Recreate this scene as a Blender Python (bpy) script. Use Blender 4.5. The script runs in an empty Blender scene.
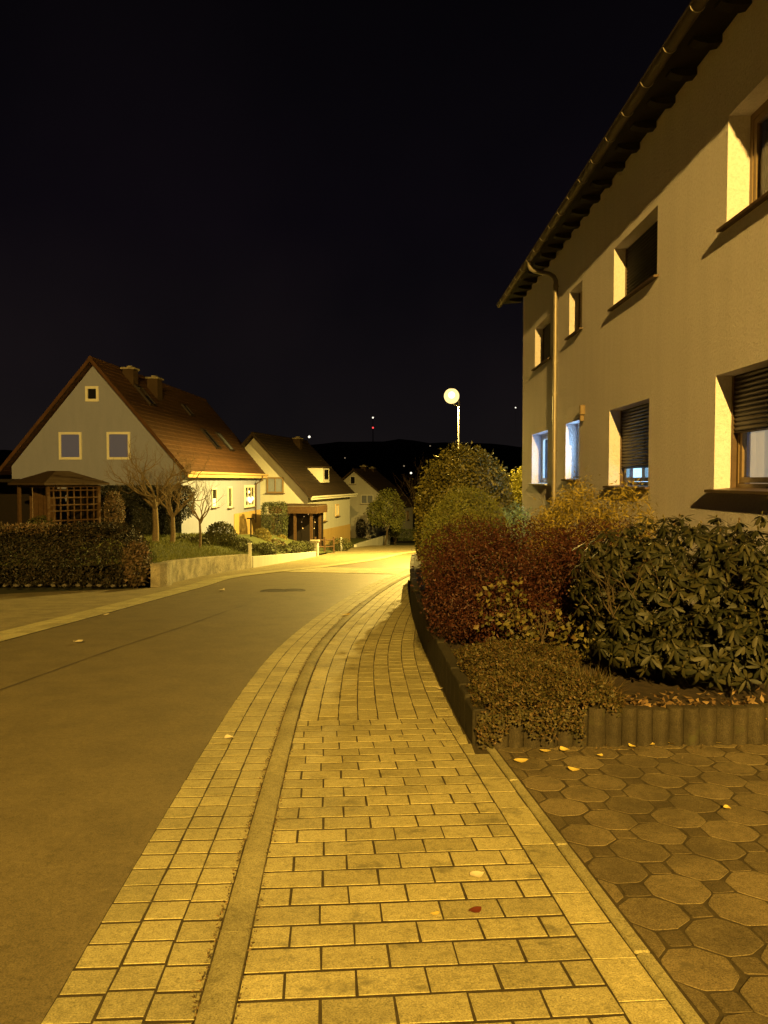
import bpy, math, random
import numpy as np
random.seed(7)
RNG = np.random.default_rng(11)
D = bpy.data
S = bpy.context.scene
COL = S.collection
R = math.radians
SLOPE = 0.055
EYE = 1.6

# ------------------------------------------------------------------ materials
def nd(nt, t, **kw):
    n = nt.nodes.new(t)
    for k, v in kw.items():
        if isinstance(v, dict):
            for a, b in v.items():
                n.inputs[a].default_value = b
        else:
            setattr(n, k, v)
    return n

def c4(c):
    return (c[0], c[1], c[2], 1.0)

def ramp(nt, fac, stops):
    r = nt.nodes.new('ShaderNodeValToRGB')
    el = r.color_ramp.elements
    while len(el) < len(stops):
        el.new(0.5)
    for e, (p, c) in zip(el, stops):
        e.position = p
        e.color = c4(c)
    nt.links.new(fac, r.inputs['Fac'])
    return r.outputs['Color']

def base_mat(name):
    m = D.materials.new(name)
    m.use_nodes = True
    nt = m.node_tree
    b = nt.nodes['Principled BSDF']
    return m, nt, b

def mat(name, c1, c2=None, scale=8.0, rough=0.8, bump=0.0, bscale=60.0, metal=0.0, island=0.0, spec=0.3, detail=6, stops=None, bdist=0.01, rvar=0.0):
    m, nt, b = base_mat(name)
    c2 = c2 or c1
    tc = nd(nt, 'ShaderNodeTexCoord')
    nz = nd(nt, 'ShaderNodeTexNoise', inputs={'Scale': scale, 'Detail': detail, 'Roughness': 0.65})
    nt.links.new(tc.outputs['Object'], nz.inputs['Vector'])
    col = ramp(nt, nz.outputs['Fac'], stops or [(0.3, c1), (0.7, c2)])
    if island:
        g = nd(nt, 'ShaderNodeNewGeometry')
        mr = nd(nt, 'ShaderNodeMapRange', inputs={'To Min': 1 - island, 'To Max': 1 + island})
        nt.links.new(g.outputs['Random Per Island'], mr.inputs['Value'])
        hs = nd(nt, 'ShaderNodeHueSaturation')
        nt.links.new(mr.outputs['Result'], hs.inputs['Value'])
        nt.links.new(col, hs.inputs['Color'])
        col = hs.outputs['Color']
    nt.links.new(col, b.inputs['Base Color'])
    b.inputs['Roughness'].default_value = rough
    b.inputs['Metallic'].default_value = metal
    b.inputs['Specular IOR Level'].default_value = spec
    if rvar:
        mr = nd(nt, 'ShaderNodeMapRange', inputs={'To Min': rough - rvar, 'To Max': rough + rvar})
        nt.links.new(nz.outputs['Fac'], mr.inputs['Value'])
        nt.links.new(mr.outputs['Result'], b.inputs['Roughness'])
    if bump:
        n2 = nd(nt, 'ShaderNodeTexNoise', inputs={'Scale': bscale, 'Detail': 5.0, 'Roughness': 0.7})
        nt.links.new(tc.outputs['Object'], n2.inputs['Vector'])
        bp = nd(nt, 'ShaderNodeBump', inputs={'Strength': bump, 'Distance': bdist})
        nt.links.new(n2.outputs['Fac'], bp.inputs['Height'])
        nt.links.new(bp.outputs['Normal'], b.inputs['Normal'])
    return m

def leafmat(name, cols, rough=0.55, trans=0.25, spec=0.3):
    m, nt, b = base_mat(name)
    g = nd(nt, 'ShaderNodeNewGeometry')
    n = len(cols)
    col = ramp(nt, g.outputs['Random Per Island'], [(i / max(1, n - 1), c) for i, c in enumerate(cols)])
    nt.links.new(col, b.inputs['Base Color'])
    b.inputs['Roughness'].default_value = rough
    b.inputs['Specular IOR Level'].default_value = spec
    if trans:
        t = nd(nt, 'ShaderNodeBsdfTranslucent')
        nt.links.new(col, t.inputs['Color'])
        mx = nd(nt, 'ShaderNodeMixShader', inputs={'Fac': trans})
        nt.links.new(b.outputs[0], mx.inputs[1])
        nt.links.new(t.outputs[0], mx.inputs[2])
        nt.links.new(mx.outputs[0], nt.nodes['Material Output'].inputs['Surface'])
    return m

def emat(name, c, s):
    m, nt, b = base_mat(name)
    b.inputs['Base Color'].default_value = c4(c)
    b.inputs['Emission Color'].default_value = c4(c)
    b.inputs['Emission Strength'].default_value = s
    return m

def concrete(name, c1, c2, island=0.12, moss=None, stain=0.5, rough=0.85, spec=0.25):
    """speckled concrete with big soft stains and grit"""
    m, nt, b = base_mat(name)
    tc = nd(nt, 'ShaderNodeTexCoord')
    n1 = nd(nt, 'ShaderNodeTexNoise', inputs={'Scale': 150.0, 'Detail': 5.0, 'Roughness': 0.8})
    n2 = nd(nt, 'ShaderNodeTexNoise', inputs={'Scale': 2.3, 'Detail': 7.0, 'Roughness': 0.6})
    n3 = nd(nt, 'ShaderNodeTexNoise', inputs={'Scale': 26.0, 'Detail': 6.0, 'Roughness': 0.7})
    for n in (n1, n2, n3):
        nt.links.new(tc.outputs['Object'], n.inputs['Vector'])
    col = ramp(nt, n1.outputs['Fac'], [(0.34, tuple(x * 0.40 for x in c1)), (0.46, c1), (0.58, c2), (0.68, tuple(min(0.8, x * 1.25) for x in c2))])
    st = ramp(nt, n2.outputs['Fac'], [(0.34, (1 - stain,) * 3), (0.6, (1, 1, 1))])
    mx = nd(nt, 'ShaderNodeMix', data_type='RGBA', blend_type='MULTIPLY', inputs={0: 1.0})
    nt.links.new(col, mx.inputs[6]); nt.links.new(st, mx.inputs[7])
    st2 = ramp(nt, n3.outputs['Fac'], [(0.32, (0.72, 0.72, 0.68)), (0.55, (1, 1, 1))])
    mx2 = nd(nt, 'ShaderNodeMix', data_type='RGBA', blend_type='MULTIPLY', inputs={0: 1.0})
    nt.links.new(mx.outputs[2], mx2.inputs[6]); nt.links.new(st2, mx2.inputs[7])
    out = mx2.outputs[2]
    if moss:
        n4 = nd(nt, 'ShaderNodeTexNoise', inputs={'Scale': 5.0, 'Detail': 8.0, 'Roughness': 0.75})
        nt.links.new(tc.outputs['Object'], n4.inputs['Vector'])
        f = ramp(nt, n4.outputs['Fac'], [(0.56, (0, 0, 0)), (0.66, (0.8, 0.8, 0.8))])
        mm = nd(nt, 'ShaderNodeMix', data_type='RGBA')
        nt.links.new(f, mm.inputs[0]); nt.links.new(out, mm.inputs[6])
        mm.inputs[7].default_value = c4(moss)
        out = mm.outputs[2]
    if island:
        g = nd(nt, 'ShaderNodeNewGeometry')
        mr = nd(nt, 'ShaderNodeMapRange', inputs={'To Min': 1 - island, 'To Max': 1 + island})
        nt.links.new(g.outputs['Random Per Island'], mr.inputs['Value'])
        hs = nd(nt, 'ShaderNodeHueSaturation')
        nt.links.new(mr.outputs['Result'], hs.inputs['Value']); nt.links.new(out, hs.inputs['Color'])
        out = hs.outputs['Color']
    nt.links.new(out, b.inputs['Base Color'])
    b.inputs['Roughness'].default_value = rough
    b.inputs['Specular IOR Level'].default_value = spec
    ad = nd(nt, 'ShaderNodeMath', operation='MULTIPLY_ADD', inputs={1: 2.0})
    nt.links.new(n3.outputs['Fac'], ad.inputs[0]); nt.links.new(n1.outputs['Fac'], ad.inputs[2])
    bp = nd(nt, 'ShaderNodeBump', inputs={'Strength': 0.55, 'Distance': 0.004})
    nt.links.new(ad.outputs[0], bp.inputs['Height'])
    nt.links.new(bp.outputs['Normal'], b.inputs['Normal'])
    return m

def plaster(name, c1, c2, bstr=0.5, bscale=45.0, bdist=0.012):
    m, nt, b = base_mat(name)
    tc = nd(nt, 'ShaderNodeTexCoord')
    mp = nd(nt, 'ShaderNodeMapping'); mp.inputs['Scale'].default_value = (1.6, 1.6, 0.22)
    nt.links.new(tc.outputs['Object'], mp.inputs['Vector'])
    n1 = nd(nt, 'ShaderNodeTexNoise', inputs={'Scale': 2.2, 'Detail': 7.0, 'Roughness': 0.65})
    nt.links.new(mp.outputs[0], n1.inputs['Vector'])
    n2 = nd(nt, 'ShaderNodeTexNoise', inputs={'Scale': bscale, 'Detail': 4.0, 'Roughness': 0.7})
    mp2 = nd(nt, 'ShaderNodeMapping'); mp2.inputs['Scale'].default_value = (1, 1, 0.8)
    nt.links.new(tc.outputs['Object'], mp2.inputs['Vector'])
    nt.links.new(mp2.outputs[0], n2.inputs['Vector'])
    col = ramp(nt, n1.outputs['Fac'], [(0.2, c1), (0.75, c2)])
    f = ramp(nt, n2.outputs['Fac'], [(0.3, (0.86, 0.85, 0.84)), (0.55, (1, 1, 1))])
    mx = nd(nt, 'ShaderNodeMix', data_type='RGBA', blend_type='MULTIPLY', inputs={0: 1.0})
    nt.links.new(col, mx.inputs[6]); nt.links.new(f, mx.inputs[7])
    nt.links.new(mx.outputs[2], b.inputs['Base Color'])
    b.inputs['Roughness'].default_value = 0.92
    b.inputs['Specular IOR Level'].default_value = 0.15
    bp = nd(nt, 'ShaderNodeBump', inputs={'Strength': bstr, 'Distance': bdist})
    nt.links.new(n2.outputs['Fac'], bp.inputs['Height'])
    nt.links.new(bp.outputs['Normal'], b.inputs['Normal'])
    return m

def glassmat(name, tint=(0.8, 0.85, 0.9)):
    m, nt, b = base_mat(name)
    gl = nd(nt, 'ShaderNodeBsdfGlossy', inputs={'Roughness': 0.03})
    tr = nd(nt, 'ShaderNodeBsdfTransparent'); tr.inputs['Color'].default_value = c4(tint)
    mx = nd(nt, 'ShaderNodeMixShader', inputs={'Fac': 0.08})
    nt.links.new(tr.outputs[0], mx.inputs[1]); nt.links.new(gl.outputs[0], mx.inputs[2])
    nt.links.new(mx.outputs[0], nt.nodes['Material Output'].inputs['Surface'])
    return m

M = {}
M['asphalt'] = concrete('asphalt', (0.145, 0.120, 0.064), (0.215, 0.178, 0.096), island=0, stain=0.22, rough=0.58, spec=0.5)
M['paver'] = concrete('paver', (0.38, 0.345, 0.175), (0.54, 0.49, 0.25), island=0.17, rough=0.7, spec=0.4, stain=0.18, moss=(0.16, 0.15, 0.08))
M['gutter_paver'] = concrete('gutter_paver', (0.35, 0.32, 0.165), (0.49, 0.45, 0.24), island=0.15, stain=0.2, rough=0.68, spec=0.4)
M['kerb'] = concrete('kerb_stone', (0.31, 0.285, 0.155), (0.45, 0.415, 0.23), island=0.06, stain=0.35)
M['octagon'] = concrete('octagon_paver', (0.15, 0.120, 0.066), (0.23, 0.19, 0.105), island=0.22, stain=0.4, moss=(0.10, 0.085, 0.05))
M['octagon_inset'] = concrete('octagon_inset_paver', (0.105, 0.083, 0.045), (0.165, 0.135, 0.075), island=0.2, stain=0.4, moss=(0.08, 0.07, 0.035))
M['joint'] = mat('joint_sand', (0.036, 0.028, 0.014), (0.075, 0.059, 0.028), scale=30, rough=0.95, bump=0.6, bscale=150)
M['left_pave'] = concrete('left_pavement', (0.24, 0.205, 0.115), (0.34, 0.295, 0.165), island=0, stain=0.3)
M['palisade'] = concrete('palisade_concrete', (0.052, 0.043, 0.026), (0.088, 0.072, 0.045), island=0.18, stain=0.5, moss=(0.06, 0.06, 0.025))
M['soil'] = mat('soil', (0.02, 0.014, 0.008), (0.06, 0.042, 0.025), scale=14, rough=0.97, bump=0.8, bscale=40)
M['earth'] = mat('ground_earth', (0.035, 0.04, 0.02), (0.06, 0.06, 0.03), scale=0.7, rough=0.95)
M['lawn'] = mat('lawn_turf', (0.05, 0.06, 0.018), (0.085, 0.10, 0.03), scale=6, rough=0.95, bump=0.7, bscale=50)
M['hill'] = mat('hill_forest', (0.010, 0.012, 0.010), (0.02, 0.024, 0.016), scale=0.03, rough=1.0)
M['plaster'] = plaster('house_plaster', (0.71, 0.68, 0.80), (0.80, 0.765, 0.88), bstr=1.0, bscale=34, bdist=0.026)
M['cool_light_plaster'] = plaster('light_tinted_plaster', (0.235, 0.26, 0.40), (0.27, 0.295, 0.45), bstr=0.2)  # blue tint in the wall colour stands in for cooler light
M['white_plaster'] = plaster('white_plaster', (0.40, 0.405, 0.39), (0.48, 0.485, 0.46), bstr=0.2)
M['plinth'] = plaster('plinth_plaster', (0.36, 0.25, 0.10), (0.46, 0.33, 0.14), bstr=0.3)
M['wall_stone'] = concrete('garden_wall_concrete', (0.30, 0.27, 0.20), (0.50, 0.46, 0.36), island=0, stain=0.62, moss=(0.07, 0.075, 0.03))
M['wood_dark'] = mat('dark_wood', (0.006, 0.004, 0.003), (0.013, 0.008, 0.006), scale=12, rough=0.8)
M['wood'] = mat('brown_wood', (0.16, 0.085, 0.032), (0.28, 0.155, 0.06), scale=9, rough=0.7)
M['wood_mid'] = mat('weathered_wood', (0.055, 0.03, 0.014), (0.10, 0.056, 0.026), scale=9, rough=0.75)
M['bed_stone'] = concrete('shade_dark_mossy_block', (0.03, 0.026, 0.017), (0.055, 0.048, 0.03), island=0.2, stain=0.4)  # mossy stone, darkened to put the wall's shade into its colour
M['wood_frame'] = mat('brown_frame', (0.17, 0.12, 0.065), (0.22, 0.155, 0.085), scale=20, rough=0.45)
M['zinc'] = mat('zinc', (0.26, 0.23, 0.20), (0.34, 0.305, 0.27), scale=6, rough=0.45, metal=0.35, rvar=0.1)
M['old_zinc'] = mat('weathered_zinc', (0.07, 0.055, 0.04), (0.11, 0.09, 0.065), scale=9, rough=0.6, metal=0.3, rvar=0.1)
M['tile'] = mat('roof_tile', (0.050, 0.023, 0.010), (0.088, 0.041, 0.018), scale=3, rough=0.8, island=0.15, bump=0.5, bscale=20, bdist=0.02)
M['tile_dark'] = mat('dark_roof_tile', (0.022, 0.014, 0.009), (0.036, 0.023, 0.014), scale=3, rough=0.8, island=0.15, bump=0.5, bscale=20, bdist=0.02)
M['tile_brown'] = mat('brown_roof_tile', (0.04, 0.025, 0.014), (0.06, 0.038, 0.022), scale=3, rough=0.8, island=0.15)
M['white_paint'] = mat('white_paint', (0.62, 0.62, 0.58), (0.72, 0.72, 0.68), scale=20, rough=0.5)
M['fascia'] = mat('cream_fascia', (0.46, 0.33, 0.17), (0.54, 0.40, 0.21), scale=10, rough=0.6)
M['dark_glass'] = mat('dark_glass', (0.012, 0.013, 0.015), rough=0.06, spec=0.6)
M['blue_blind'] = mat('grey_blue_blind', (0.15, 0.17, 0.22), (0.19, 0.21, 0.27), scale=5, rough=0.6)
M['glass'] = glassmat('clear_glass')
M['shutter'] = mat('dark_shutter', (0.016, 0.011, 0.010), (0.026, 0.018, 0.014), scale=10, rough=0.45, spec=0.4)
M['shutter_beige'] = mat('beige_shutter', (0.22, 0.17, 0.12), (0.27, 0.21, 0.15), scale=10, rough=0.6)
M['sill'] = mat('brown_sill', (0.07, 0.045, 0.028), (0.11, 0.07, 0.045), scale=15, rough=0.5)
M['bulb'] = emat('lamp_bulb', (1.0, 0.86, 0.45), 9.0)
M['glow_pane'] = emat('grey_blue_glow_pane', (0.42, 0.46, 0.70), 0.085); M['glow_pane'].node_tree.nodes['Principled BSDF'].inputs['Base Color'].default_value = (0.075, 0.08, 0.12, 1); M['glow_pane'].node_tree.nodes['Principled BSDF'].inputs['Emission Strength'].default_value = 0.045  # faint blue glow added to panes the lamp leaves too yellow
M['curtain_lit'] = emat('lit_blue_white_curtain', (0.66, 0.90, 1.0), 7.0)
M['curtain_blue'] = emat('dim_blue_curtain', (0.60, 0.82, 1.0), 4.5)
M['curtain_low'] = emat('lit_cyan_curtain', (0.50, 0.80, 1.0), 2.2)
M['curtain_warm'] = emat('warm_white_curtain', (0.85, 0.66, 0.42), 0.55)
M['window_white'] = emat('lit_white_globe', (1.0, 0.95, 0.75), 1.2)
M['window_dim'] = emat('dim_blue_lit_pane', (0.40, 0.55, 0.9), 0.28)
M['lamp_glow'] = emat('lamp_glow', (1.0, 0.74, 0.27), 1.7)
M['far_white'] = emat('far_white_light', (1.0, 0.93, 0.75), 1.6)
M['far_red'] = emat('far_red_light', (1.0, 0.06, 0.06), 2.0)
M['far_dim'] = emat('far_dim_light', (1.0, 0.75, 0.45), 0.25)
_m = M['lamp_glow']; _nt = _m.node_tree
_nt.nodes['Principled BSDF'].inputs['Base Color'].default_value = (0.05, 0.04, 0.02, 1)
_tr = nd(_nt, 'ShaderNodeBsdfTransparent'); _mx = nd(_nt, 'ShaderNodeMixShader', inputs={'Fac': 0.75})
_nt.links.new(_tr.outputs[0], _mx.inputs[1]); _nt.links.new(_nt.nodes['Principled BSDF'].outputs[0], _mx.inputs[2])
_nt.links.new(_mx.outputs[0], _nt.nodes['Material Output'].inputs['Surface'])
M['pole'] = mat('lamp_pole_metal', (0.055, 0.05, 0.042), (0.08, 0.072, 0.06), scale=8, rough=0.65)
M['iron'] = mat('cast_iron', (0.035, 0.03, 0.025), (0.06, 0.05, 0.04), scale=30, rough=0.6, metal=0.3)
M['seam'] = mat('tar_seam', (0.07, 0.06, 0.046), (0.10, 0.085, 0.064), scale=20, rough=0.6)
M['bark'] = mat('bark', (0.10, 0.075, 0.045), (0.20, 0.15, 0.09), scale=18, rough=0.9, bump=0.7, bscale=40)
M['bark_dark'] = mat('dark_bark', (0.04, 0.03, 0.02), (0.08, 0.06, 0.035), scale=18, rough=0.9, bump=0.7, bscale=40)
M['pebble'] = concrete('pale_stone', (0.11, 0.10, 0.08), (0.18, 0.16, 0.13), island=0.2, stain=0.2)

M['l_rhodo'] = leafmat('rhododendron_leaf', [(0.009, 0.011, 0.0045), (0.017, 0.019, 0.008), (0.027, 0.027, 0.011), (0.046, 0.042, 0.018)], rough=0.55, trans=0.06, spec=0.25)
M['l_red'] = leafmat('red_leaf', [(0.026, 0.009, 0.007), (0.044, 0.013, 0.009), (0.064, 0.018, 0.011), (0.066, 0.028, 0.014)], trans=0.2)
M['l_mat'] = leafmat('groundcover_leaf', [(0.030, 0.030, 0.011), (0.060, 0.052, 0.018), (0.090, 0.070, 0.024), (0.095, 0.055, 0.022), (0.045, 0.043, 0.017)], trans=0.15)
M['l_mixed'] = leafmat('mixed_leaf', [(0.04, 0.04, 0.013), (0.075, 0.068, 0.022), (0.14, 0.12, 0.034), (0.10, 0.058, 0.024)], trans=0.2)
M['l_green'] = leafmat('green_needle', [(0.09, 0.105, 0.022), (0.16, 0.17, 0.036), (0.22, 0.22, 0.048)], trans=0.2)
M['l_gold'] = leafmat('golden_needle', [(0.15, 0.115, 0.022), (0.28, 0.215, 0.04), (0.38, 0.30, 0.06)], trans=0.25)
M['l_blue'] = leafmat('blue_spruce_needle', [(0.10, 0.17, 0.14), (0.18, 0.30, 0.25), (0.24, 0.38, 0.32)], trans=0.1)
M['l_tall'] = leafmat('evergreen_leaf', [(0.05, 0.05, 0.013), (0.12, 0.11, 0.024), (0.23, 0.20, 0.045), (0.14, 0.125, 0.03)], trans=0.35, rough=0.45, spec=0.45)
M['l_yellow'] = leafmat('yellow_leaf', [(0.26, 0.24, 0.03), (0.42, 0.38, 0.06), (0.52, 0.48, 0.09)], trans=0.35)
M['l_hedge'] = leafmat('dark_hedge_leaf', [(0.008, 0.008, 0.004), (0.02, 0.018, 0.009), (0.04, 0.028, 0.015)], trans=0.12)
M['l_rose'] = leafmat('rose_brown_leaf', [(0.04, 0.034, 0.015), (0.09, 0.062, 0.032), (0.19, 0.125, 0.085), (0.055, 0.05, 0.02)], trans=0.2)
M['l_yew'] = leafmat('dark_yew_leaf', [(0.010, 0.012, 0.007), (0.022, 0.024, 0.013)], trans=0.05)
M['l_shrub'] = leafmat('garden_shrub_leaf', [(0.03, 0.034, 0.012), (0.06, 0.065, 0.022), (0.09, 0.09, 0.03)], trans=0.15)
M['l_ball'] = leafmat('golden_ball_leaf', [(0.12, 0.10, 0.025), (0.21, 0.175, 0.045), (0.27, 0.22, 0.06)], trans=0.2)
M['l_hedge_green'] = leafmat('green_hedge_leaf', [(0.035, 0.045, 0.02), (0.07, 0.08, 0.03)], trans=0.15)
M['l_tree'] = leafmat('tree_leaf', [(0.06, 0.07, 0.02), (0.12, 0.13, 0.03), (0.18, 0.18, 0.045)], trans=0.3)
M['l_litter'] = leafmat('dry_leaf', [(0.10, 0.06, 0.028), (0.17, 0.11, 0.052), (0.26, 0.18, 0.09)], trans=0.1)
M['l_crumb'] = leafmat('plant_crumbs', [(0.04, 0.03, 0.015), (0.10, 0.07, 0.03), (0.2, 0.14, 0.06)], trans=0)
M['l_fallen'] = leafmat('fallen_yellow_leaf', [(0.62, 0.46, 0.10), (0.75, 0.60, 0.18)], trans=0.1)
M['l_fallen_pale'] = leafmat('fallen_pale_leaf', [(0.66, 0.58, 0.40), (0.75, 0.68, 0.5)], trans=0.1)
M['l_fallen_red'] = leafmat('fallen_red_leaf', [(0.12, 0.03, 0.015), (0.16, 0.04, 0.02)], trans=0.1)
M['grass'] = leafmat('grass_blade', [(0.07, 0.085, 0.02), (0.12, 0.135, 0.03), (0.16, 0.165, 0.045)], trans=0.2)

# ------------------------------------------------------------------ object helpers
ROOT = {}

def tag(o, label=None, cat=None, group=None, kind=None):
    if label: o['label'] = label
    if cat: o['category'] = cat
    if group: o['group'] = group
    if kind: o['kind'] = kind
    return o

def thing(name, loc, label, cat, group=None):
    o = D.objects.new(name, None)
    COL.objects.link(o)
    o.location = loc
    o.empty_display_size = 0.2
    ROOT[o] = np.array(loc, float)
    return tag(o, label, cat, group)

class MB:
    def __init__(self):
        self.v = []; self.f = []
    def add(self, vs, fs):
        n = len(self.v)
        self.v += [tuple(map(float, p)) for p in vs]
        self.f += [tuple(i + n for i in f) for f in fs]
        return self
    def hexa(self, p):
        """8 corners: bottom 4 ccw, top 4 ccw"""
        return self.add(p, [(3, 2, 1, 0), (4, 5, 6, 7), (0, 1, 5, 4), (1, 2, 6, 5), (2, 3, 7, 6), (3, 0, 4, 7)])
    def box(self, c, s, ax=None):
        """box with centre c, full sizes s along axes ax (3 unit vectors)"""
        c = np.array(c, float)
        ax = np.array(ax if ax is not None else np.eye(3), float)
        h = [ax[i] * s[i] / 2 for i in range(3)]
        q = [(-1, -1), (1, -1), (1, 1), (-1, 1)]
        return self.hexa([c + a * h[0] + b * h[1] - h[2] for a, b in q] + [c + a * h[0] + b * h[1] + h[2] for a, b in q])
    def bbox(self, c, s, ch, ax=None):
        """box with chamfered vertical + top edges"""
        c = np.array(c, float)
        ax = np.array(ax if ax is not None else np.eye(3), float)
        a, b, h = s[0] / 2, s[1] / 2, s[2] / 2
        def ring(i, z):
            a2, b2 = a - i, b - i
            k = ch
            return [c + ax[0] * x + ax[1] * y + ax[2] * z for x, y in
                    [(-a2 + k, -b2), (a2 - k, -b2), (a2, -b2 + k), (a2, b2 - k), (a2 - k, b2), (-a2 + k, b2), (-a2, b2 - k), (-a2, -b2 + k)]]
        vs = ring(0, -h) + ring(0, h - ch) + ring(ch * 0.8, h)
        fs = [tuple(range(7, -1, -1)), tuple(range(16, 24))]
        for r in (0, 8):
            for i in range(8):
                j = (i + 1) % 8
                fs.append((r + i, r + j, r + 8 + j, r + 8 + i))
        return self.add(vs, fs)
    def tube(self, path, rad, n=8, cap=True):
        path = [np.array(p, float) for p in path]
        if not hasattr(rad, '__len__'): rad = [rad] * len(path)
        vs = []; ref = None
        for i, p in enumerate(path):
            t = path[min(i + 1, len(path) - 1)] - path[max(i - 1, 0)]
            t = t / (np.linalg.norm(t) + 1e-9)
            if ref is None:
                ref = np.cross(t, (0, 0, 1) if abs(t[2]) < 0.9 else (1, 0, 0))
            ref = ref - t * np.dot(ref, t); ref /= (np.linalg.norm(ref) + 1e-9)
            b = np.cross(t, ref)
            for k in range(n):
                a = 2 * math.pi * k / n
                vs.append(p + rad[i] * (math.cos(a) * ref + math.sin(a) * b))
        fs = []
        for i in range(len(path) - 1):
            for k in range(n):
                k2 = (k + 1) % n
                fs.append((i * n + k, i * n + k2, (i + 1) * n + k2, (i + 1) * n + k))
        if cap:
            fs.append(tuple(range(n - 1, -1, -1)))
            fs.append(tuple(range((len(path) - 1) * n, len(path) * n)))
        return self.add(vs, fs)
    def lathe(self, c, prof, n=24):
        vs = []
        for r, z in prof:
            for k in range(n):
                a = 2 * math.pi * k / n
                vs.append((c[0] + r * math.cos(a), c[1] + r * math.sin(a), c[2] + z))
        fs = []
        for i in range(len(prof) - 1):
            for k in range(n):
                k2 = (k + 1) % n
                fs.append((i * n + k, i * n + k2, (i + 1) * n + k2, (i + 1) * n + k))
        fs.append(tuple(range(n - 1, -1, -1)))
        fs.append(tuple(range((len(prof) - 1) * n, len(prof) * n)))
        return self.add(vs, fs)
    def prism(self, poly, d):
        """extrude 3D polygon by vector d"""
        n = len(poly)
        p = [np.array(q, float) for q in poly]
        d = np.array(d, float)
        fs = [tuple(range(n - 1, -1, -1)), tuple(range(n, 2 * n))]
        for i in range(n):
            j = (i + 1) % n
            fs.append((i, j, n + j, n + i))
        return self.add(p + [q + d for q in p], fs)
    def build(self, name, m, parent=None, smooth=False, fix=True):
        me = D.meshes.new(name)
        v = np.array(self.v, float)
        r = parent
        while r is not None and r not in ROOT: r = r.parent
        if r is not None: v = v - ROOT[r]
        me.from_pydata(v.tolist(), [], self.f)
        me.update()
        if fix:
            import bmesh
            bm = bmesh.new(); bm.from_mesh(me)
            bmesh.ops.recalc_face_normals(bm, faces=bm.faces)
            bm.to_mesh(me); bm.free()
        me.materials.append(m)
        if smooth:
            me.polygons.foreach_set('use_smooth', [True] * len(me.polygons))
            try: me.set_sharp_from_angle(angle=R(40))
            except Exception: pass
        o = D.objects.new(name, me)
        COL.objects.link(o)
        if parent is not None: o.parent = parent
        return o

def np_obj(name, V, F, m, parent=None, origin=None):
    """V (n,3) F list of arrays (k, sides)"""
    r = parent
    while r is not None and r not in ROOT: r = r.parent
    if r is not None: V = V - ROOT[r]
    me = D.meshes.new(name)
    me.vertices.add(len(V)); me.vertices.foreach_set('co', np.ascontiguousarray(V, dtype=np.float32).ravel())
    nl = sum(f.size for f in F); nf = sum(len(f) for f in F)
    me.loops.add(nl); me.polygons.add(nf)
    li = np.concatenate([f.ravel() for f in F]).astype(np.int32)
    tot = np.concatenate([np.full(len(f), f.shape[1]) for f in F]).astype(np.int32)
    st = np.concatenate([[0], np.cumsum(tot)[:-1]]).astype(np.int32)
    me.loops.foreach_set('vertex_index', li)
    me.polygons.foreach_set('loop_start', st)
    me.polygons.foreach_set('loop_total', tot)
    me.update(calc_edges=True); me.validate()
    me.materials.append(m)
    o = D.objects.new(name, me); COL.objects.link(o)
    if parent is not None: o.parent = parent
    return o

def struct(o): return tag(o, kind='structure')

def gz(x, y):
    return -SLOPE * y

# ------------------------------------------------------------------ foliage
def unit(v): return v / (np.linalg.norm(v, axis=-1, keepdims=True) + 1e-9)

def snoise(p, freq, seed, k=6):
    r = np.random.default_rng(seed)
    out = np.zeros(len(p))
    for i in range(k):
        d = r.normal(size=3); d /= np.linalg.norm(d)
        out += np.sin((p @ d) * freq * (0.6 + 0.9 * r.random()) + r.random() * 6.28)
    return out / k

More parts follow.
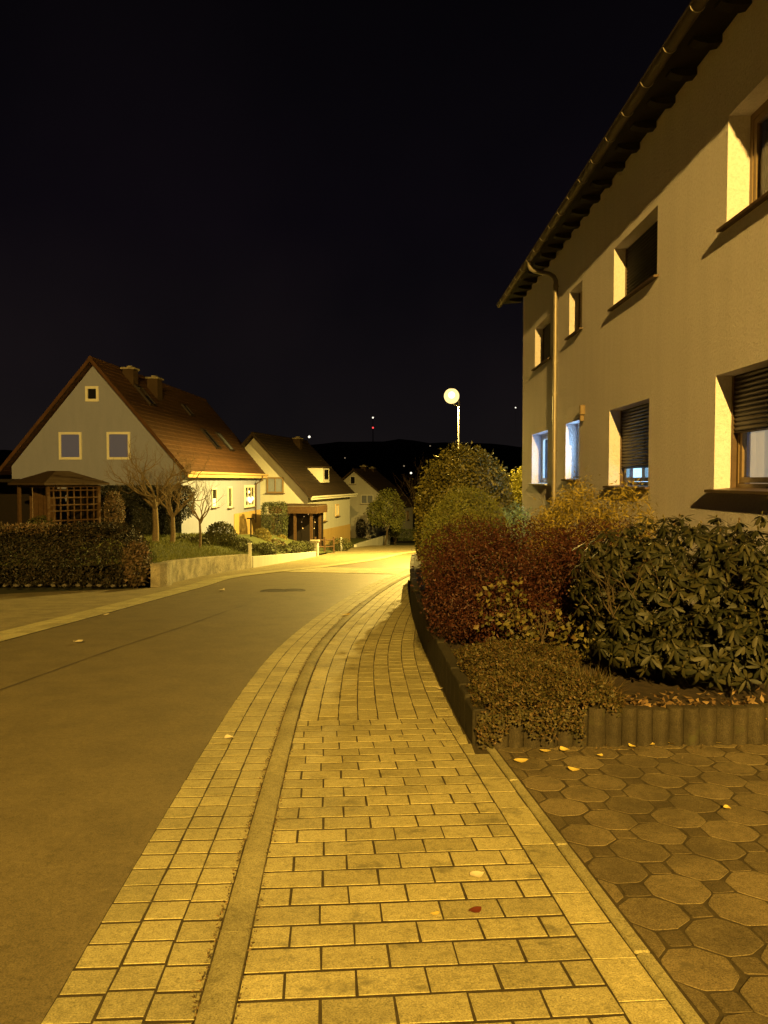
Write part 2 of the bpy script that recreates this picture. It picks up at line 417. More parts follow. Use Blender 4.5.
def blob_points(blobs, n, seed, amp=0.12, freq=4.0, inner=0.6, clump=0.5, csize=0.12, zmin=None, box=False, bexp=9.0):
    r = np.random.default_rng(seed)
    B = np.array(blobs, float)
    area = (B[:, 3] * B[:, 4] + B[:, 4] * B[:, 5] + B[:, 3] * B[:, 5])
    P = []; N = []; have = 0
    while have < n:
        m = int(n * 1.5) + 50
        idx = r.choice(len(B), m, p=area / area.sum())
        d = unit(r.normal(size=(m, 3)))
        if box:   # superellipsoid: clipped hedge
            rb = B[idx, 3:6]
            pr = np.stack([rb[:, 1] * rb[:, 2], rb[:, 0] * rb[:, 2], rb[:, 0] * rb[:, 1]], 1)
            pr = np.cumsum(pr / pr.sum(1, keepdims=True), 1)
            fa = (r.random(m)[:, None] > pr).sum(1)
            dd = r.uniform(-1, 1, (m, 3))
            dd[np.arange(m), fa] = np.where(r.random(m) < 0.5, -1.0, 1.0)
            sh = dd / ((np.abs(dd) ** bexp).sum(1, keepdims=True) ** (1 / bexp))
        else:
            sh = d
        c = B[idx, :3]; rad = B[idx, 3:6]
        surf = c + sh * rad
        rr = 1 + amp * snoise(surf, freq / np.mean(B[:, 3:6]), seed) * 1.8
        if clump:
            nc = max(6, int(len(B) * 60))
            cd = unit(r.normal(size=(nc, 3)))
            ci = r.integers(0, nc, m)
            use = r.random(m) < clump
            # pull directions towards clump centres
            d2 = unit(cd[ci] + r.normal(size=(m, 3)) * csize)
            if not box:
                sh = np.where(use[:, None], d2, sh)
                boost = np.where(use, 1.0 + 0.06 * r.random(m), 0.97)
                rr = rr * boost
        dep = inner + (1 - inner) * r.random(m) ** 0.5
        p = c + sh * rad * (rr * dep)[:, None]
        nn = unit((np.sign(sh) * np.abs(sh) ** 5 if box else sh) / rad)
        ok = np.ones(m, bool)
        for j in range(len(B)):
            q = ((p - B[j, :3]) / B[j, 3:6])
            e = (np.abs(q) ** 5).sum(1) ** 0.2 if box else np.linalg.norm(q, axis=1)
            ok &= ~((e < inner * 0.95) & (idx != j))
        if zmin is not None:
            zm = zmin(p[:, 0], p[:, 1]) if callable(zmin) else zmin
            ok &= p[:, 2] > zm
        P.append(p[ok]); N.append(nn[ok]); have += ok.sum()
    return np.concatenate(P)[:n], np.concatenate(N)[:n]

def leaves(name, P, N, L, W, m, parent=None, seed=0, up=0.3, rnd=0.9, fold=0.25, droop=0.0, long=False, D_=None, var=0.35):
    """one small folded leaf per point"""
    r = np.random.default_rng(seed + 99)
    n = len(P)
    nr = unit(N * 1.0 + r.normal(size=(n, 3)) * rnd + np.array([0, 0, up]))
    t = D_ if D_ is not None else unit(r.normal(size=(n, 3)) + N * 0.5 + np.array([0, 0, -droop]))
    t = unit(t - nr * (t * nr).sum(1, keepdims=True))
    s = np.cross(nr, t)
    l = (L * (1 - var + 2 * var * r.random(n)))[:, None]; w = (W * (1 - var + 2 * var * r.random(n)))[:, None]
    if not long:
        v = np.stack([P, P + t * l * 0.5 + s * w * 0.5 - nr * w * fold, P + t * l, P + t * l * 0.5 - s * w * 0.5 - nr * w * fold], 1).reshape(-1, 3)
        i = (np.arange(n) * 4)[:, None]
        F = [np.concatenate([i + np.array([[0, 1, 2]]), i + np.array([[0, 2, 3]])], 0)]
    else:
        out = [(0.0, 0.08), (0.3, 0.42), (0.62, 0.5), (0.88, 0.28), (1.0, 0.0)]
        cols = []
        for a, b in out[:-1]:
            sag = nr * (-(a ** 2) * l * droop * 0.35)
            mid = P + t * l * a + sag
            cols += [mid + s * w * b - nr * w * fold * b, mid, mid - s * w * b - nr * w * fold * b]
        cols.append(P + t * l - nr * l * droop * 0.35)
        v = np.stack(cols, 1).reshape(-1, 3)
        k = len(cols)
        i = (np.arange(n) * k)[:, None]
        Q = []
        T = []
        for j in range(len(out) - 2):
            a = j * 3
            Q += [i + np.array([[a, a + 1, a + 4, a + 3]]), i + np.array([[a + 1, a + 2, a + 5, a + 4]])]
        a = (len(out) - 2) * 3
        T += [i + np.array([[a, a + 1, k - 1]]), i + np.array([[a + 1, a + 2, k - 1]])]
        F = [np.concatenate(Q, 0), np.concatenate(T, 0)]
    return np_obj(name, v, F, m, parent)

def branches(mb, p, d, length, rad, depth, seed, spread=0.6, up=0.15, n=3, shrink=0.66, gnarl=0.25):
    r = random.Random(seed)
    p = np.array(p, float); d = np.array(d, float) / np.linalg.norm(d)
    path = [p]; rr = [rad]
    k = 5
    for i in range(k):
        d = d + np.array([r.gauss(0, gnarl), r.gauss(0, gnarl), r.gauss(0, gnarl) + up]) * 0.5
        d /= np.linalg.norm(d)
        p = p + d * length / k
        path.append(p); rr.append(rad * (1 - 0.45 * (i + 1) / k))
    mb.tube(path, rr, n=6 if depth > 1 else 4)
    if depth > 0:
        for j in range(n):
            q = path[r.choice([3, 4, 5]) if j else 5]
            a = np.array([r.gauss(0, 1), r.gauss(0, 1), r.gauss(0, 0.6)]); a /= np.linalg.norm(a)
            nd_ = d * (1 - spread * 0.5) + a * spread
            branches(mb, q, nd_, length * shrink * r.uniform(0.8, 1.15), rr[-1] * 0.8, depth - 1, r.random(), spread, up, n, shrink, gnarl)

def shrub(name, loc, blobs, n, L, W, m, label, cat='shrub', group=None, seed=1, bark='bark_dark', stems=4, **kw):
    t = thing(name, loc, label, cat, group)
    bk = {k: kw.pop(k) for k in ('amp', 'freq', 'inner', 'clump', 'csize', 'zmin', 'box') if k in kw}
    P, N = blob_points(blobs, n, seed, **bk)
    leaves('foliage', P, N, L, W, m, t, seed, **kw)
    if stems:
        B = np.array(blobs)
        top = (B[:, 2] + B[:, 5] * 0.4).max()
        h = max(0.15, top - loc[2])
        for i in range(stems):
            a = 6.28 * i / stems + seed
            sp = B[0, 3] * 0.5
            mb = MB()
            branches(mb, (loc[0] + 0.05 * math.cos(a), loc[1] + 0.05 * math.sin(a), loc[2] - 0.03), (math.cos(a) * sp, math.sin(a) * sp, h), h * 0.55, min(0.03, 0.02 * h + 0.006), 2, seed * 10 + i, n=2)
            mb.build('stem', M[bark], t, smooth=True)
    return t

# ------------------------------------------------------------------ curves in plan
class Curve:
    def __init__(self, pts):
        pts = sorted(pts, key=lambda p: p[1])
        self.y = np.array([p[1] for p in pts]); self.x = np.array([p[0] for p in pts])
        self.m = np.gradient(self.x, self.y)
    def __call__(self, y):
        y = np.clip(y, self.y[0], self.y[-1])
        i = min(max(int(np.searchsorted(self.y, y)) - 1, 0), len(self.y) - 2)
        h = self.y[i + 1] - self.y[i]; t = (y - self.y[i]) / h
        return float((2*t**3-3*t**2+1)*self.x[i] + (t**3-2*t**2+t)*h*self.m[i] + (-2*t**3+3*t**2)*self.x[i+1] + (t**3-t**2)*h*self.m[i+1])
    def off(self, y, o):
        dx = (self(y + 0.1) - self(y - 0.1)) / 0.2
        n = math.hypot(1, dx)
        return (self(y) + o / n, y - o * dx / n)

GUT = Curve([(-0.62, -14), (-0.80, -6), (-0.98, 0), (-1.10, 2.49), (-1.20, 4.19), (-1.27, 5.44), (-1.36, 7.53), (-1.385, 9.75), (-1.27, 12.33), (-0.99, 15.69), (-0.48, 20.19), (0.16, 24.47), (0.94, 28.93), (2.9, 39), (5.4, 47), (9.5, 56)])
LEFT = Curve([(-6.6, -14), (-6.0, -4), (-5.5, 5), (-5.2, 10.75), (-4.98, 13.96), (-4.6, 19.87), (-4.2, 24.6), (-3.4, 26.6), (-2.2, 29.4), (-0.31, 35.4), (1.43, 43.9), (4.2, 51), (8.6, 60)])
BED = Curve([(0.66, 5.5), (0.63, 5.9), (0.58, 7.19), (0.52, 10), (0.50, 13.23), (0.55, 16.73), (0.70, 21), (0.88, 24.5)])
KW = 0.125   # kerb width
GW = 0.49    # gutter width

def sheet(name, ys, fl, fr, m, dz=0.0, nx=6, zf=None):
    mb = MB()
    for y in ys:
        a = fl(y); b = fr(y)
        for k in range(nx + 1):
            t = k / nx
            x = a[0] + (b[0] - a[0]) * t; yy = a[1] + (b[1] - a[1]) * t
            mb.v.append((x, yy, (zf or gz)(x, yy) + dz))
    for i in range(len(ys) - 1):
        for k in range(nx):
            q = i * (nx + 1) + k
            mb.f.append((q, q + 1, q + nx + 2, q + nx + 1))
    return mb.build(name, m)

def block(mb, q, gap=0.0050, ch=0.0010, jit=0.0004, depth=0.012, dz=0.0, cj=0.0016):
    """bevelled paving block from plan polygon q (ccw)"""
    q = np.array(q, float)
    q = q + np.array([[random.gauss(0, cj), random.gauss(0, cj)] for _ in q])
    c = q.mean(0)
    n = len(q)
    def inset(d):
        out = []
        for i in range(n):
            p0, p, p1 = q[i - 1], q[i], q[(i + 1) % n]
            e0 = (p - p0) / (np.linalg.norm(p - p0) + 1e-9); e1 = (p1 - p) / (np.linalg.norm(p1 - p) + 1e-9)
            n0 = np.array((-e0[1], e0[0])); n1 = np.array((-e1[1], e1[0]))
            k = n0 + n1; k = k / max(0.3, (1 + np.dot(n0, n1)))
            out.append(p + k * d)
        return out
    j = random.gauss(0, jit); tx = random.gauss(0, 0.0015); ty = random.gauss(0, 0.0015)
    def z(p): return gz(*p) + j + dz + tx * (p[0] - c[0]) + ty * (p[1] - c[1])
    a = inset(gap); b = inset(gap + ch)
    lo = [(p[0], p[1], z(p) - depth) for p in a]
    mi = [(p[0], p[1], z(p) - ch * 0.7) for p in a]
    hi = [(p[0], p[1], z(p)) for p in b]
    fs = [tuple(range(2 * n, 3 * n))]
    for i in range(n):
        k = (i + 1) % n
        fs += [(i, k, n + k, n + i), (n + i, n + k, 2 * n + k, 2 * n + i)]
    mb.add(lo + mi + hi, fs)

def clip(poly, p, nrm):
    """keep side where (q-p).nrm >= 0"""
    out = []
    n = len(poly)
    for i in range(n):
        a, b = np.array(poly[i], float), np.array(poly[(i + 1) % n], float)
        da, db = np.dot(a - p, nrm), np.dot(b - p, nrm)
        if da >= 0: out.append(a)
        if da * db < 0: out.append(a + (b - a) * da / (da - db))
    return out

def area2(p):
    p = np.array(p)
    return 0.5 * abs(np.dot(p[:, 0], np.roll(p[:, 1], -1)) - np.dot(p[:, 1], np.roll(p[:, 0], -1)))

# ------------------------------------------------------------------ SETTING
def terrain(x, y):
    base = -SLOPE * y if y < 70 else -3.85 - 8 * (1 - math.exp(-(y - 70) / 160))
    if y < -40: base = 2.2
    return base - 0.10
mb = MB()
xs = [-900, -300, -100, -50, -30, -20, -14, -10, -7, -4, -1, 2, 5, 9, 14, 20, 30, 60, 120, 300, 900]
ysg = [-60, -40, -20, -10, 0, 10, 20, 30, 40, 50, 60, 70, 85, 100, 130, 170, 230, 320, 450, 650, 900, 1500]
for y in ysg:
    for x in xs:
        mb.v.append((x, y, terrain(x, y)))
for i in range(len(ysg) - 1):
    for k in range(len(xs) - 1):
        q = i * len(xs) + k
        mb.f.append((q, q + 1, q + len(xs) + 1, q + len(xs)))
struct(mb.build('ground', M['earth']))

# far wooded hills
mb = MB()
hx = np.linspace(-1500, 1500, 121)
prof = [(0, 0.0), (120, 0.45), (260, 0.8), (420, 1.0), (620, 0.8), (900, 0.0)]
for i, x in enumerate(hx):
    h = 66 + 12 * math.sin(x / 260 + 0.6) + 7 * math.sin(x / 95 + 2) + 1.6 * math.sin(x / 21) + random.gauss(0, 0.9)
    for dy, k in prof:
        mb.v.append((x, 900 + dy, -13 + h * k + random.gauss(0, 0.8) * (k > 0)))
for i in range(len(hx) - 1):
    for k in range(len(prof) - 1):
        q = i * len(prof) + k
        mb.f.append((q, q + len(prof), q + len(prof) + 1, q + 1))
struct(mb.build('hills', M['hill']))

YS = list(np.arange(-13, 54.5, 0.5))
struct(sheet('road', YS, lambda y: LEFT.off(y, 0), lambda y: GUT.off(y, 0.0), M['asphalt'], dz=-0.006, nx=8))
struct(sheet('gutter_bedding', YS, lambda y: GUT.off(y, 0.0), lambda y: GUT.off(y, GW + KW + 0.02), M['joint'], dz=-0.0024, nx=2))

# gutter of three rows of square pavers (right), two wider rows along the left road edge
def rows(curve, o0, ncol, w, ln, y0, y1, side, m, name, dz=0.0, stag=0.0):
    mb = MB()
    for c in range(ncol):
        oa, ob = o0 + c * w * side, o0 + (c + 1) * w * side
        y = y0 + random.random() * ln
        while y < y1:
            l = ln * random.uniform(0.97, 1.03)
            q = [curve.off(y + 0.004, oa), curve.off(y + 0.004, ob), curve.off(y + l - 0.004, ob), curve.off(y + l - 0.004, oa)]
            if side < 0: q = q[::-1]
            block(mb, q, dz=dz)
            y += l
    return mb.build(name, m, fix=False)
struct(rows(GUT, 0.0, 3, GW / 3, 0.163, -3, 40, 1, M['gutter_paver'], 'gutter_paving'))
struct(rows(LEFT, 0.0, 2, 0.26, 0.30, 2, 50, -1, M['gutter_paver'], 'left_gutter_paving', dz=0.015))

# flush rounded kerb stones
mb = MB()
y = -3.0
while y < 42:
    l = 1.0
    n = 6
    prof = [(0.0, -0.03), (0.004, 0.004), (0.02, 0.016), (0.06, 0.020), (0.10, 0.016), (KW - 0.006, 0.006), (KW, -0.03)]
    vs = []
    for i in range(n + 1):
        yy = y + 0.0012 + (l - 0.0024) * i / n
        for o, z in prof:
            p = GUT.off(yy, GW + o)
            vs.append((p[0], p[1], gz(*p) + z))
    k = len(prof)
    fs = []
    for i in range(n):
        for j in range(k - 1):
            fs.append((i * k + j, i * k + j + 1, (i + 1) * k + j + 1, (i + 1) * k + j))
    fs += [tuple(range(k)), tuple(range(n * k, (n + 1) * k))]
    mb.add(vs, fs)
    y += l
struct(mb.build('kerb', M['kerb'], smooth=True))

# right pavement: bedding + bricks
DIR = np.array((-0.0755, 1.0)); DIR /= np.linalg.norm(DIR)
PER = np.array((DIR[1], -DIR[0]))
A0 = np.array((0.79, 2.49))                  # line between brick field and edge slabs
YSPLIT = 6.45
struct(sheet('pavement_bedding', list(np.arange(-3, 40, 0.5)), lambda y: GUT.off(y, GW + KW), lambda y: (max(GUT.off(y, GW + KW)[0] + 0.3, 1.06 - 0.0755 * (y - 2.49) if y < 5.6 else (BED(y) + 0.06 if y < 24.4 else GUT.off(y, GW + KW + 1.4)[0])), y), M['joint'], dz=-0.0024, nx=4))
mb = MB()
def kerb_x(y): return GUT.off(y, GW + KW + 0.004)[0]
RW, BL = 0.166, 0.25
i = 0
v = -4.6
while True:
    c0 = A0 + DIR * (v + 0.004); c1 = A0 + DIR * (v + RW - 0.004)
    if c0[1] > YSPLIT: break
    # u measured leftwards from the edge line
    def uleft(c):
        y = c[1]
        return (c[0] - kerb_x(y)) / PER[0]
    U = (uleft(c0) + uleft(c1)) / 2
    u = 0.0
    ln = (0.115 if i % 2 else 0.24) + random.gauss(0, 0.006)
    while u < U - 0.02:
        u2 = u + ln
        if U - u2 < 0.06: u2 = U
        e0, e1 = (uleft(c0), uleft(c1)) if u2 >= U - 1e-6 else (u2, u2)
        block(mb, [c0 - PER * e0, c0 - PER * u, c1 - PER * u, c1 - PER * e1])
        u = u2
        ln = BL
    v += RW; i += 1
VEND = v
# edge slabs
v = -4.6
while True:
    c0 = A0 + DIR * v; c1 = A0 + DIR * (v + 0.262)
    if v > VEND - 0.02: break
    q = [c0, c0 + PER * 0.172, c1 + PER * 0.172, c1]
    if c1[1] > 5.5: q = clip(q, np.array((BED(c1[1]) - 0.004, 0)), np.array((-1.0, 0)))
    q = clip(q, A0 + DIR * VEND, -DIR)
    if len(q) >= 3: block(mb, q)
    v += 0.262
# far part: stretcher columns that follow the kerb
for c in range(13):
    oa, ob = GW + KW + 0.004 + c * 0.163, GW + KW + 0.004 + (c + 1) * 0.163
    y = YSPLIT - 0.55 + (0.125 if c % 2 else 0)
    while y < 38:
        y2 = y + 0.246
        q = [np.array(GUT.off(yy, o)) for yy, o in ((y + 0.004, oa), (y + 0.004, ob), (y2 - 0.004, ob), (y2 - 0.004, oa))]
        cy = np.mean([p[1] for p in q]); cx = np.mean([p[0] for p in q])
        q = clip(q, A0 + DIR * VEND, DIR) if cy < YSPLIT + 0.6 else q
        lim = BED(cy) - 0.01 if cy < 24.4 else GUT.off(cy, GW + KW + 1.35)[0]
        if len(q) >= 3 and cx < lim + 0.1:
            q = clip(q, np.array((lim, cy)), np.array((-1.0, 0.0)))
            if len(q) >= 3 and area2(q) > 0.004:
                block(mb, q)
        y = y2
# corner infill beside the bed where the edge slabs end
struct(mb.build('pavement', M['paver'], fix=False))
# thin edging kerb between pavement and driveway
mb = MB()
for k in range(9):
    v = -4.6 + k * 1.0
    if v > 3.1: break
    l = min(1.0, 3.16 - v)
    c = A0 + DIR * (v + l / 2) + PER * (0.172 + 0.032)
    ax = [np.array((PER[0], PER[1], -SLOPE * PER[1])), np.array((DIR[0], DIR[1], -SLOPE * DIR[1])), np.array((0, 0, 1))]
    mb.bbox((c[0], c[1], gz(*c) - 0.03), (0.06, l - 0.006, 0.078), 0.008, ax)
struct(mb.build('edging_kerb', M['kerb']))

# driveway of octagon pavers with small square insets
struct(sheet('driveway_bedding', list(np.arange(-2, 6.01, 0.5)), lambda y: (A0[0] + 0.20 - 0.0755 * (y - 2.49), y), lambda y: (3.56, y), M['joint'], dz=-0.0028, nx=4))
mb = MB(); mb2 = MB()
EL = A0 + PER * 0.242
OCT = [(0.135, -0.06), (0.135, 0.06), (0.055, 0.145), (-0.055, 0.145), (-0.135, 0.06), (-0.135, -0.06), (-0.055, -0.145), (0.055, -0.145)]
SQ = [(-0.055, -0.06), (0.055, -0.06), (0.055, 0.06), (-0.055, 0.06)]
for i in range(-2, 18):
    for j in range(-26, 20):
        for shp, off in ((OCT, (0, 0)), (OCT, (0.19, 0.205)), (SQ, (0.19, 0.0)), (SQ, (0.0, 0.205))):
            cu, cv = i * 0.38 + off[0] - 0.06, j * 0.41 + off[1] + 0.09
            q = [EL + PER * (cu + a * random.uniform(0.93, 1.03) + random.gauss(0, 0.003)) + DIR * (cv + b * random.uniform(0.93, 1.03) + random.gauss(0, 0.003)) for a, b in shp]
            cc = np.mean(q, 0)
            if not (-1.5 < cc[1] < 5.9 and cc[0] < 3.55): continue
            q = clip(q, EL, PER)
            if len(q) >= 3: q = clip(q, np.array((0.83, 5.66)), np.array((0.05, -1.0)))
            if len(q) >= 3 and area2(q) > 0.0015:
                q2 = []
                for a_ in range(len(q)):
                    p_, p0_, p1_ = np.array(q[a_]), np.array(q[a_ - 1]), np.array(q[(a_ + 1) % len(q)])
                    q2 += [p_ + (p0_ - p_) * 0.09, p_ + (p1_ - p_) * 0.09]
                block(mb if shp is OCT else mb2, q2, gap=0.0050, ch=0.0012, jit=0.0005, cj=0.002)
struct(mb.build('driveway', M['octagon'], fix=False))
struct(mb2.build('driveway_insets', M['octagon_inset'], fix=False))

# left pavement
WALL = Curve([(-9.2, -14), (-9.0, 8), (-8.9, 15), (-8.1, 18.6), (-6.0, 19.8), (-5.75, 22), (-5.6, 24.5), (-4.8, 28.9), (-3.3, 39.8), (-2.6, 47), (-1.87, 55), (0.5, 66)])
struct(sheet('left_pavement', list(np.arange(-12, 60, 0.4)), lambda y: (WALL(y) - 0.12, y), lambda y: LEFT.off(y, -0.52), M['left_pave'], dz=-0.002, nx=4))
# paler paved band across the road and its narrow edging
mb = MB()
a = [np.array(p) for p in ((-3.35, 26.6), (0.40, 25.35), (0.98, 28.7), (-2.25, 29.2))]
nu, nv = 14, 10
for i in range(nu):
    for j in range(nv):
        def P(u, v): return (a[0] * (1 - u) + a[1] * u) * (1 - v) + (a[3] * (1 - u) + a[2] * u) * v
        block(mb, [P(i / nu, j / nv), P((i + 1) / nu, j / nv), P((i + 1) / nu, (j + 1) / nv), P(i / nu, (j + 1) / nv)], gap=0.004, ch=0.004, depth=0.012, dz=0.008)
struct(mb.build('road_band', M['gutter_paver'], fix=False))
# tar seam on the road
mb = MB()
sp = [(-3.9, 5.5), (-3.65, 8.2), (-3.45, 10.2), (-3.15, 12.3), (-2.9, 14.5), (-2.6, 17)]
sc = Curve(sp)
for i in range(40):
    y0, y1 = 5.5 + 11.5 * i / 40, 5.5 + 11.5 * (i + 1) / 40
    w0, w1 = [max(0.002, (0.013 + 0.007 * math.sin(k * 1.7)) * min(1, k / 10, (40 - k) / 10)) for k in (i, i + 1)]
    vs = [(sc(y0) - w0, y0), (sc(y0) + w0, y0), (sc(y1) + w1, y1), (sc(y1) - w1, y1)]
    mb.add([(p[0], p[1], gz(*p) - 0.001) for p in vs], [(0, 1, 2, 3)])
struct(mb.build('road_seam', M['seam'], fix=False))

# bed soil
mb = MB()
ysb = list(np.arange(5.75, 24.6, 0.45))
for y in ysb:
    for k in range(9):
        x = BED(y) + 0.06 + (3.57 - BED(y) - 0.06) * k / 8
        mb.v.append((x, y, -0.13 + random.gauss(0, 0.02) - 0.03 * max(0, y - 7)))
for i in range(len(ysb) - 1):
    for k in range(8):
        q = i * 9 + k
        mb.f.append((q, q + 1, q + 10, q + 9))
struct(mb.build('bed_soil', M['soil'], smooth=True))

# ------------------------------------------------------------------ planting bed edges
t = thing('palisade_edging', (1.9, 5.7, -0.32), 'low row of upright concrete palisades holding the front of the planting bed', 'edging')
x = 0.66
while x < 3.5:
    w = random.uniform(0.105, 0.122)
    yb = 5.66 + 0.05 * (x - 0.65)
    zt = -0.045 + random.gauss(0, 0.006) - 0.01 * (x < 1.1)
    mb = MB()
    n = 8
    prof = [(-w / 2, 0.07), (-w / 2, -0.012)] + [(-w / 2 + w * k / n, -0.012 - 0.040 * math.sin(math.pi * k / n)) for k in range(1, n)] + [(w / 2, -0.012), (w / 2, 0.07)]
    lean = random.gauss(0, 0.012)
    rings = []
    for zz, sc_ in ((-0.55, 1.0), (zt - 0.018, 1.0), (zt - 0.005, 0.92), (zt, 0.78)):
        rings.append([(x + w / 2 + a * sc_, yb + 0.03 + (b - 0.03) * sc_ + lean * (zz + 0.3), zz) for a, b in prof])
    k = len(prof)
    vs = [p for r_ in rings for p in r_]
    fs = [tuple(range(3 * k, 4 * k))]
    for r_ in range(3):
        for i in range(k):
            j = (i + 1) % k
            fs.append((r_ * k + i, r_ * k + j, (r_ + 1) * k + j, (r_ + 1) * k + i))
    mb.add(vs, fs)
    mb.build('palisade', M['palisade'], t, smooth=True)
    x += w + 0.004
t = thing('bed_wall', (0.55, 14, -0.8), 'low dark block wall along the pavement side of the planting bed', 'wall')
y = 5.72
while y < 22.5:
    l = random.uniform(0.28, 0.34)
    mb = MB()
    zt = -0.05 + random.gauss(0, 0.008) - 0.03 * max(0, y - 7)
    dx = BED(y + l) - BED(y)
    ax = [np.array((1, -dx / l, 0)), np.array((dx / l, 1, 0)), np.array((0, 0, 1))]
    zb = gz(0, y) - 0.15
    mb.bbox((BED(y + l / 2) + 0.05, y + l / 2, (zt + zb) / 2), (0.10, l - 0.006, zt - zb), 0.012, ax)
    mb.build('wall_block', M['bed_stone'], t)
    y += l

# ------------------------------------------------------------------ APARTMENT HOUSE (right)
FX = 3.57
H0, H1 = -1.0, 20.7           # facade extent in y
house = thing('apartment_house', (FX, 12, -0.6), 'two-storey rendered house at right with overhanging dark eaves and shuttered windows', 'house')
WINS = [  # y near, y far, z sill, z head, kind
    (6.50, 8.45, 4.24, 5.37, 'brown'),
    (10.58, 12.56, 4.27, 5.18, 'closed'),
    (14.55, 15.55, 4.34, 5.20, 'beige'),
    (17.30, 19.05, 4.22, 5.17, 'closed'),
    (6.60, 8.66, 1.50, 2.72, 'half'),
    (10.82, 12.72, 1.51, 2.70, 'low'),
    (14.67, 15.76, 1.62, 2.70, 'lit'),
    (17.50, 19.35, 1.52, 2.69, 'blue'),
]
mb = MB()
yc = sorted({H0, H1} | {w[0] for w in WINS} | {w[1] for w in WINS})
zc = sorted({-1.6, 6.62} | {w[2] for w in WINS} | {w[3] for w in WINS})
for i in range(len(yc) - 1):
    for j in range(len(zc) - 1):
        ym, zm = (yc[i] + yc[i + 1]) / 2, (zc[j] + zc[j + 1]) / 2
        if any(w[0] < ym < w[1] and w[2] < zm < w[3] for w in WINS): continue
        mb.add([(FX, yc[i], zc[j]), (FX, yc[i + 1], zc[j]), (FX, yc[i + 1], zc[j + 1]), (FX, yc[i], zc[j + 1])], [(0, 3, 2, 1)])
RD = 0.30
for (y0, y1, z0, z1, k) in WINS:
    a = [(FX, y0, z0), (FX, y1, z0), (FX, y1, z1), (FX, y0, z1)]
    b = [(FX + RD, p[1], p[2]) for p in a]
    mb.add(a + b, [(0, 1, 5, 4), (1, 2, 6, 5), (2, 3, 7, 6), (3, 0, 4, 7)])
BX = FX + 9.0
RZ = 6.62 + (4.5) * 0.62
for yy in (H0, H1):
    mb.add([(FX, yy, -1.6), (BX, yy, -1.6), (BX, yy, 6.62), ((FX + BX) / 2, yy, RZ), (FX, yy, 6.62)], [(0, 1, 2, 3, 4)])
mb.add([(BX, H0, -1.6), (BX, H1, -1.6), (BX, H1, 6.62), (BX, H0, 6.62)], [(0, 1, 2, 3)])
mb.build('wall', M['plaster'], house, fix=False)

